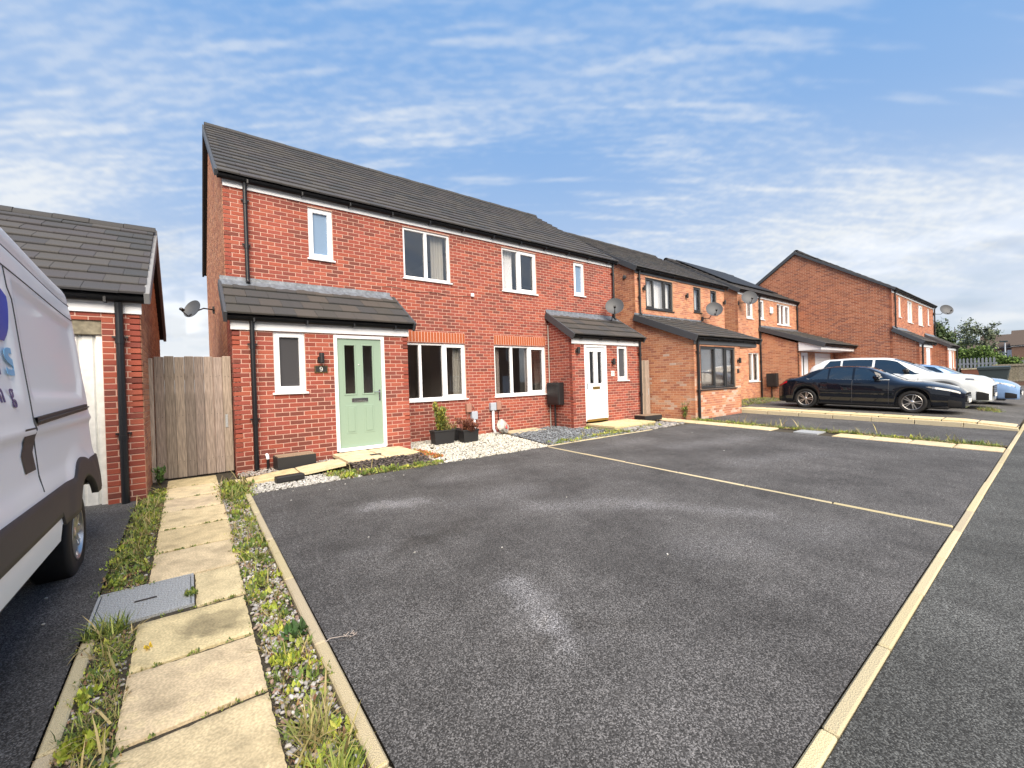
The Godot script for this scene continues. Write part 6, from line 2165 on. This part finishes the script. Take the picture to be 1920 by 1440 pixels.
func build_plants() -> void:
	var ground: Callable = gy
	var P := func(a: Array) -> PackedVector2Array:
		var o := PackedVector2Array()
		for i in range(0, a.size(), 2):
			o.append(Vector2(a[i], a[i + 1]))
		return o
	verge_weeds("weeds", "low green weeds filling the strip between paved path and garage drive", P.call([-1.08, 1.7, -0.87, 1.3, -0.88, 4.72, -1.12, 4.72]), 270, ground, 0.12, 0.75)
	verge_weeds("weeds", "low green weeds between the lower paving slabs and the van drive edging", P.call([-1.06, 5.36, -0.89, 5.36, -0.89, 8.28, -1.05, 8.28]), 170, ground, 0.25, 0.7)
	verge_weeds("weeds", "patchy yellow green weeds between paving slabs and driveway edging", P.call([-0.255, 2.0, -0.06, 2.3, -0.065, 8.28, -0.29, 8.28]), 290, ground, 0.15, 0.85)
	verge_weeds("weeds", "bushy green weeds at the corner where path meets porch slabs", P.call([-0.24, 1.7, 0.05, 1.86, 0.0, 2.5, -0.24, 2.6]), 60, ground, 0.15, 1.3)
	verge_weeds("weeds", "leafy green weeds in front of the chippings below the green door step", P.call([1.05, 1.9, 1.6, 1.9, 1.9, 2.2, 3.0, 2.2, 2.9, 2.42, 1.2, 2.42]), 90, ground, 0.1, 1.0)
	verge_weeds("weeds", "scattered green weeds in the slate chippings before the white door", P.call([5.6, 2.1, 8.3, 1.9, 8.3, 2.38, 5.5, 2.38]), 70, ground, 0.2, 1.0)
	verge_weeds("weeds", "small green weeds round the step of the white door", P.call([7.8, 1.2, 8.1, 1.0, 8.1, 1.95, 9.9, 1.95, 9.9, 2.1, 7.9, 2.2]), 50, ground, 0.2, 1.0)
	verge_weeds("weeds", "rough yellow green weeds along the slab strip beside the orange house drive", P.call([11.57, 1.9, 11.85, 2.1, 11.85, 8.2, 11.57, 8.2]), 260, ground, 0.5, 1.1)
	verge_weeds("weeds", "rough weeds at the wall of the house behind the black car", P.call([15.8, 0.15, 21.2, 0.3, 21.2, 1.6, 15.8, 1.8]), 200, gd, 0.6, 1.1)
	verge_weeds("weeds", "green weed patch on the forecourt before the white car", P.call([18.6, 7.4, 19.6, 7.3, 19.8, 7.7, 18.8, 7.8]), 30, gd, 0.5, 1.3)
	var xm := []; var cm := []
	for z in [1.40, 2.05, 2.70, 3.41, 4.09, 4.75, 5.37, 5.955, 6.535, 7.135, 7.735]:
		for i in 16:
			var x := rng.randf_range(-0.86, -0.29)
			if mid_n.get_noise_2d(x * 30.0, z * 50.0) > -0.05:
				tuft(xm, cm, Vector3(x, gy(x, z) + 0.002, z), 0.018, 10, 0.008, 0.022, 1.3, GREENS if rng.randf() < 0.7 else STRAW)
	tag(many(self, "joint_moss", leaf_mesh, xm, cm), "moss and tiny weeds in the joints of the paved path", "moss", "", "stuff")
	# red leaves beside the step
	var xl := []; var cl := []
	for s in strew(P.call([2.72, 0.95, 3.0, 1.0, 3.15, 1.8, 2.9, 2.2, 2.72, 1.9]), 70, 0.7, 1.3, ground):
		tuft(xl, cl, Vector3(s[0], s[1], s[2]), 0.06, 16, 0.03, 0.065, 1.4, [Color(0.42, 0.10, 0.03), Color(0.46, 0.18, 0.05), Color(0.28, 0.10, 0.04), Color(0.22, 0.20, 0.05)])
	tag(many(self, "orange_creeper", leaf_mesh, xl, cl), "orange and red creeper beside the step of the green door", "plant", "", "stuff")
	plant("grass_tuft", "thick yellow green grass tuft at the foot of the gravel strip", Vector3(-0.19, gy(0, 7.32), 7.32), blade_mesh, 0.07, 260, 0.06, 0.17, 1.1, [Color(0.22, 0.26, 0.04), Color(0.15, 0.20, 0.03), Color(0.32, 0.32, 0.08)])
	plant("grass_tuft", "dry straw coloured grass tuft just above the green one", Vector3(-0.2, gy(0, 7.0), 6.98), blade_mesh, 0.07, 140, 0.06, 0.16, 1.35, STRAW)
	plant("weed", "bright lime weed between slab and edging beside the dry sprig", Vector3(-0.2, gy(0, 6.35), 6.35), leaf_mesh, 0.07, 90, 0.025, 0.05, 1.4, LIMES)
	plant("weed", "dark green toothed weed hanging over the driveway edging", Vector3(-0.10, gy(0, 6.15), 6.12), leaf_mesh, 0.06, 50, 0.04, 0.085, 1.4, [Color(0.06, 0.13, 0.04), Color(0.05, 0.10, 0.03)])
	plant("weed", "bright lime weed beside the lowest slabs on the van side", Vector3(-0.98, gy(0, 6.42), 6.42), leaf_mesh, 0.07, 90, 0.03, 0.055, 1.4, LIMES)
	plant("weed", "feathery green weed in front of the chequer plate cover", Vector3(-1.02, gy(0, 5.42), 5.40), blade_mesh, 0.10, 200, 0.06, 0.14, 1.2, GREENS)
	plant("weed", "small round green weed between chequer plate cover and half slab", Vector3(-0.60, gy(0, 5.12), 5.14), leaf_mesh, 0.035, 70, 0.02, 0.045, 1.3, GREENS)
	plant("weed", "tall green weed at the downpipe of the orange extension", Vector3(11.72, gy(0, 1.9), 1.75), leaf_mesh, 0.12, 150, 0.04, 0.08, 1.3, GREENS, 0.55)
	plant("weed", "dark leafy weed at the foot of the garage corner", Vector3(-0.94, gy(0, 1.0), 0.98), leaf_mesh, 0.09, 150, 0.035, 0.08, 1.3, [Color(0.05, 0.11, 0.03), Color(0.08, 0.15, 0.03)], 0.22)


func build_far() -> void:
	# end of the street
	var y := -0.2
	var f := thing("picket_fence", "grey painted picket fence before the hedge at the street end", "fence", "", Vector3(46, y, 3.2))
	for i in 15:
		var m := MB.new()
		var g := rng.randf_range(0.85, 1.1)
		m.col = Color(g, g, g)
		var z := i * 0.19
		m.prism(PackedVector2Array([Vector2(z, 0.6), Vector2(z + 0.11, 0.6), Vector2(z + 0.11, 1.92), Vector2(z + 0.055, 2.02), Vector2(z, 1.92)]), Transform3D(Basis(Vector3.BACK, UP, Vector3.LEFT), Vector3.ZERO), 0.0, 0.02)
		part(f, "picket", m, M.fence_grey)
	for q in [0.75, 1.5]:
		beam(f, "rail", Vector3(0.0, q, 0.0), Vector3(0.05, q + 0.12, 2.85), M.fence_grey, 0.005)
	beam(f, "base_board", Vector3(-0.02, -0.1, 0.0), Vector3(0.03, 1.25, 2.85), M.fence_grey, 0.005)
	var f2 := thing("picket_fence", "lower grey slatted fence running on beside the lamp post", "fence", "", Vector3(54, y, 4.6))
	for i in 24:
		var z := i * 0.11
		beam(f2, "picket", Vector3(-0.02, 0, z), Vector3(0.0, 1.75, z + 0.085), M.fence_grey, 0.004)
	beam(f2, "rail", Vector3(0.001, 1.4, 0), Vector3(0.04, 1.5, 2.64), M.fence_grey, 0.004)
	var pf := thing("panel_fence", "weathered brown board fence with concrete base across the street end", "fence", "", Vector3(44, y, 5.95))
	for i in 34:
		var m := MB.new()
		var g := rng.randf_range(0.8, 1.15)
		m.col = Color(g, g, g * 0.95)
		m.bev(Vector3(0, 0.35, i * 0.15), Vector3(0.02 + 0.01 * (i % 2), 1.36, i * 0.15 + 0.146), 0.003)
		part(pf, "board", m, M.fence_brown)
	beam(pf, "rail", Vector3(-0.05, 1.30, -0.02), Vector3(-0.002, 1.44, 5.1), M.fence_brown, 0.006)
	beam(pf, "rail", Vector3(-0.05, 0.25, -0.02), Vector3(-0.002, 0.36, 5.1), M.fence_brown, 0.006)
	beam(pf, "concrete_base", Vector3(-0.03, -0.3, -0.02), Vector3(0.03, 0.25, 5.1), M.far_brick, 0.006)
	var lw := thing("garden_wall", "low red brick wall between picket fence and large bin", "wall", "", Vector3(43.5, y, 4.5))
	beam(lw, "wall", Vector3(0, -0.2, 0), Vector3(0.2, 1.15, 1.25), M.opposite_brick, 0.01)
	beam(lw, "coping", Vector3(-0.03, 1.151, -0.02), Vector3(0.23, 1.22, 1.27), M.concrete, 0.01)
	var bn := thing("large_bin", "large dark wheeled bin with sloping lid before the board fence", "bin", "", Vector3(40.5, y, 6.25), -PI / 2)
	var bm := MB.new()
	bm.prism(PackedVector2Array([Vector2(-0.52, 0.2), Vector2(0.52, 0.2), Vector2(0.66, 1.12), Vector2(-0.66, 1.12)]), Transform3D.IDENTITY, -0.45, 0.45)
	part(bn, "tub", bm, M.bin)
	var lm := MB.new()
	lm.prism(PackedVector2Array([Vector2(-0.5, 1.12), Vector2(0.5, 1.12), Vector2(0.5, 1.2), Vector2(0.1, 1.34), Vector2(-0.5, 1.28)]), Transform3D(Basis(UP, PI / 2), Vector3.ZERO), -0.70, 0.70)
	part(bn, "lid", lm, M.bin)
	for q in [[-0.45, -0.35], [0.45, -0.35], [-0.45, 0.35], [0.45, 0.35]]:
		wheel(bn, Vector3(q[0], 0.1, q[1]), 0.1, 0.05, 1.0, 3)
	var lp := thing("lamp_post", "slim pale lamp post before the far houses", "lamp post", "", Vector3(60, y, 5.68))
	var pm := MB.new()
	pm.tube([Vector3(0, 0, 0), Vector3(0, 3.55, 0)], 0.07, 8, 0.05)
	part(lp, "post", pm, M.grey_plastic)
	beam(lp, "head", Vector3(-0.12, 3.55, -0.32), Vector3(0.12, 3.68, 0.2), M.bin, 0.03)
	# far houses
	var h1 := plain_house(Vector3(118, -0.3, -0.6), -PI / 2, "far house with red hung tiles and a white door behind the lamp post", 4.2, 8.0, 4.9, 7.3, M.far_brick, "houses beyond the street end")
	plain_window(h1, 2.45, 2.9, 0.9, 1.1)
	beam(h1, "hung_tiles", Vector3(0.1, 2.3, 0.002), Vector3(2.0, 4.6, 0.06), M.hanging_tile, 0.01)
	beam(h1, "front_door", Vector3(3.4, -0.3, 0.002), Vector3(4.15, 4.3, 0.08), M.door_white, 0.01)
	var h2 := plain_house(Vector3(112, -0.3, 3.6), -PI / 2, "far dark brick house at the right with steep brown roof", 8.0, 8.0, 4.9, 7.6, M.far_brick, "houses beyond the street end")
	plain_window(h2, 1.5, 3.0, 1.2, 1.1)
	var h3 := plain_house(Vector3(140, -0.3, -14.0), -PI / 2, "far house with a long brown roof showing above the hedge", 13.0, 8.0, 4.6, 6.6, M.far_brick, "houses beyond the street end")
	plain_window(h3, 8.5, 2.6, 1.2, 1.2)
	# hedge and trees
	var hd := thing("hedge", "dense mid green hedge behind the grey picket fence", "hedge", "", Vector3(50, y, 4.6))
	var xf := []; var cl := []
	for i in 9000:
		var z := rng.randf_range(-2.0, 2.4)
		var top := 2.75 - 0.09 * z - (0.5 * maxf(0.0, z - 0.6)) + 0.15 * sin(z * 3.0)
		var p := Vector3(rng.randf_range(-0.9, 0.9), top * sqrt(rng.randf()), z)
		p += Vector3(rng.randfn(), rng.randfn(), rng.randfn()) * 0.12
		xf.append(Transform3D(Basis(Vector3(rng.randfn(), rng.randfn(), rng.randfn()).normalized(), rng.randf() * TAU).scaled(Vector3.ONE * rng.randf_range(0.12, 0.24)), p))
		cl.append([Color(0.07, 0.13, 0.02), Color(0.11, 0.18, 0.03), Color(0.04, 0.08, 0.015)][rng.randi() % 3] * rng.randf_range(0.7, 1.3))
	many(hd, "foliage", leaf_mesh, xf, cl)
	var ht := MB.new()
	for i in 8:
		ht.tube([Vector3(0, -0.1, -1.8 + i * 0.5), Vector3(0.1, 1.6, -1.8 + i * 0.5)], 0.05, 6, 0.02)
	part(hd, "stem", ht, M.bark)
	tree("dark green tree half hidden behind the last pair of houses", Vector3(58, y, 1.3), 5.6, 2.2, 6000, 0.30, [Color(0.045, 0.08, 0.03), Color(0.06, 0.10, 0.035), Color(0.09, 0.12, 0.04)], 0.12)
	tree("open grey green tree with gaps above the hedge", Vector3(68, y, 1.6), 6.2, 3.4, 3600, 0.26, [Color(0.07, 0.10, 0.06), Color(0.09, 0.12, 0.07), Color(0.12, 0.15, 0.09)], 0.07)
	tree("slender open tree beside the lamp post with a bare leaning top", Vector3(66, y, 4.0), 5.9, 2.2, 1800, 0.24, [Color(0.07, 0.10, 0.06), Color(0.11, 0.14, 0.08)], 0.06)


func build_across() -> void:
	# the row across the road, which the front windows mirror
	var grp := "houses across the road"
	for q in [[14.0, "red brick house across the road facing the green door"], [3.0, "red brick house across the road beside the first"], [-8.0, "red brick house across the road at the garage side"], [25.0, "red brick house across the road opposite the orange house"]]:
		var h := plain_house(Vector3(q[0], -0.41, 23.0), PI, q[1], 9.5, 8.0, 5.0, 7.8, M.opposite_brick, grp)
		for x in [1.0, 3.6, 6.2, 8.0]:
			plain_window(h, x, 3.6, 1.1 if x > 3 and x < 7 else 0.6, 1.1)
		for x in [3.2, 6.0]:
			plain_window(h, x, 0.9, 1.7, 1.3)
		beam(h, "front_door", Vector3(1.2, 0, 0.002), Vector3(2.1, 2.1, 0.06), M.door_white, 0.006)


# ---------------------------------------------------------------- sky
func make_sky() -> Sky:
	var w := 2048
	var hh := 1024
	var a := PackedFloat32Array()
	a.resize(w * hh * 3)
	var n1 := noise(FastNoiseLite.TYPE_SIMPLEX_SMOOTH, 0.5, 5, 71)
	var n2 := noise(FastNoiseLite.TYPE_SIMPLEX_SMOOTH, 1.0, 4, 72)
	var n3 := noise(FastNoiseLite.TYPE_SIMPLEX_SMOOTH, 0.9, 4, 73)
	for j in hh:
		var el := (0.5 - (j + 0.5) / hh) * PI
		var s := sin(el); var c := cos(el)
		for i in w:
			var k := (j * w + i) * 3
			if s < -0.02:
				a[k] = 0.30; a[k + 1] = 0.30; a[k + 2] = 0.30
				continue
			var ph := ((i + 0.5) / w - 0.5) * TAU
			var dx := sin(ph) * c; var dz := -cos(ph) * c
			var inv := 1.0 / (maxf(s, 0.0) + 0.16)
			var u := (dx * 0.80 + dz * 0.60) * inv; var v := (-dx * 0.60 + dz * 0.80) * inv
			var hz := pow(1.0 - maxf(s, 0.0), 5.0)
			var r := lerpf(0.066, 0.43, hz); var g := lerpf(0.195, 0.465, hz); var b := lerpf(0.42, 0.51, hz)
			# thin high cloud: broad sheets, ripples and combed streaks
			var cover := n1.get_noise_2d(u * 0.9, v * 1.9)
			var rip := n2.get_noise_2d(u * 11.0 + cover * 1.5, v * 32.0)
			var comb := n3.get_noise_2d(u * 1.5, v * 12.0)
			var veil := smoothstep(0.80, 0.30, s)
			var t := 0.05 + lerpf(0.10, 0.55, veil) * smoothstep(-0.25, 0.55, cover + 0.20 * rip) * (0.62 + 0.38 * smoothstep(-0.35, 0.4, rip))
			t += lerpf(0.22, 0.30, veil) * smoothstep(0.10, 0.65, comb + 0.10 * rip)
			t = clampf(t + 1.0 * pow(1.0 - maxf(s, 0.0), 2.8) * (0.85 + 0.3 * cover), 0.0, 0.95)
			var sh := 1.0 - 0.18 * smoothstep(0.1, 0.5, n1.get_noise_2d(u * 1.3 + 40.0, v * 2.0)) * smoothstep(0.45, 0.1, s)
			r = lerpf(r, 0.465 * sh, t); g = lerpf(g, 0.485 * sh, t); b = lerpf(b, 0.505 * sh, t)
			# heaped grey and white cloud near the horizon
			var low := smoothstep(0.34, 0.05, s)
			if low > 0.0:
				var q := n1.get_noise_2d(ph * 5.0 + 9.0, s * 16.0) + 0.4 * n2.get_noise_2d(ph * 9.0, s * 30.0)
				var grey := low * smoothstep(0.05, 0.45, q)
				var wht := low * smoothstep(-0.05, -0.5, q)
				r = lerpf(lerpf(r, 0.26, grey * 0.5), 0.64, wht * 0.7)
				g = lerpf(lerpf(g, 0.33, grey * 0.5), 0.65, wht * 0.7)
				b = lerpf(lerpf(b, 0.41, grey * 0.5), 0.67, wht * 0.7)
			a[k] = r; a[k + 1] = g; a[k + 2] = b
	var im := Image.create_from_data(w, hh, false, Image.FORMAT_RGBF, a.to_byte_array())
	var m := PanoramaSkyMaterial.new()
	m.panorama = ImageTexture.create_from_image(im)
	var sky := Sky.new()
	sky.sky_material = m
	return sky


func _ready() -> void:
	rng.seed = 20240611
	# camera
	var cam := Camera3D.new()
	cam.name = "camera"
	view = Basis(UP, -0.6536) * Basis(Vector3.RIGHT, -0.0053) * Basis(Vector3.BACK, -0.0325)
	cam.transform = Transform3D(view, EYE)
	cam.fov = FOV
	cam.near = 0.05
	cam.far = 1500.0
	add_child(cam)
	cam.current = true
	# sky and exposure
	var env := Environment.new()
	env.background_mode = Environment.BG_SKY
	env.sky = make_sky()
	env.tonemap_mode = Environment.TONE_MAPPER_LINEAR
	env.tonemap_exposure = 1.85
	env.sdfgi_enabled = true
	env.ssao_enabled = true
	env.ssil_enabled = true
	var we := WorldEnvironment.new()
	we.name = "surroundings"
	we.environment = env
	add_child(we)
	# sun behind thin cloud
	var sun := DirectionalLight3D.new()
	sun.name = "sun"
	sun.light_color = Color(1.0, 0.94, 0.85)
	sun.light_energy = 1.6
	sun.light_angular_distance = 60.0
	sun.shadow_enabled = true
	add_child(sun)
	sun.look_at_from_position(Vector3.ZERO, -Vector3(-0.26, 0.68, 0.66))
	big = noise(FastNoiseLite.TYPE_SIMPLEX_SMOOTH, 0.06, 4, 41)
	mid_n = noise(FastNoiseLite.TYPE_SIMPLEX_SMOOTH, 0.35, 4, 42)
	make_materials()
	make_leaves()
	# structure
	build_ground()
	semi(Vector3.ZERO, 0.0, ["red brick house with sage green front door and number nine plate", "red brick house with plain white front door and slate bed"], "near pair of red brick houses", 300, 300, [M.door_sage, M.door_white])
	build_garage()
	build_orange_house()
	build_solar_house()
	semi(Vector3(26.05, 0.03, 4.05), 0.0, ["brick house at the street end showing its large plain gable", "last brick house of the row with a satellite dish on its corner"], "far pair of brick houses", 0, 0, [M.door_white, M.door_white], "rust", "mortar_buff")
	build_far()
	build_across()
	# objects
	build_van()
	build_cars()
	build_small()
	build_plants()
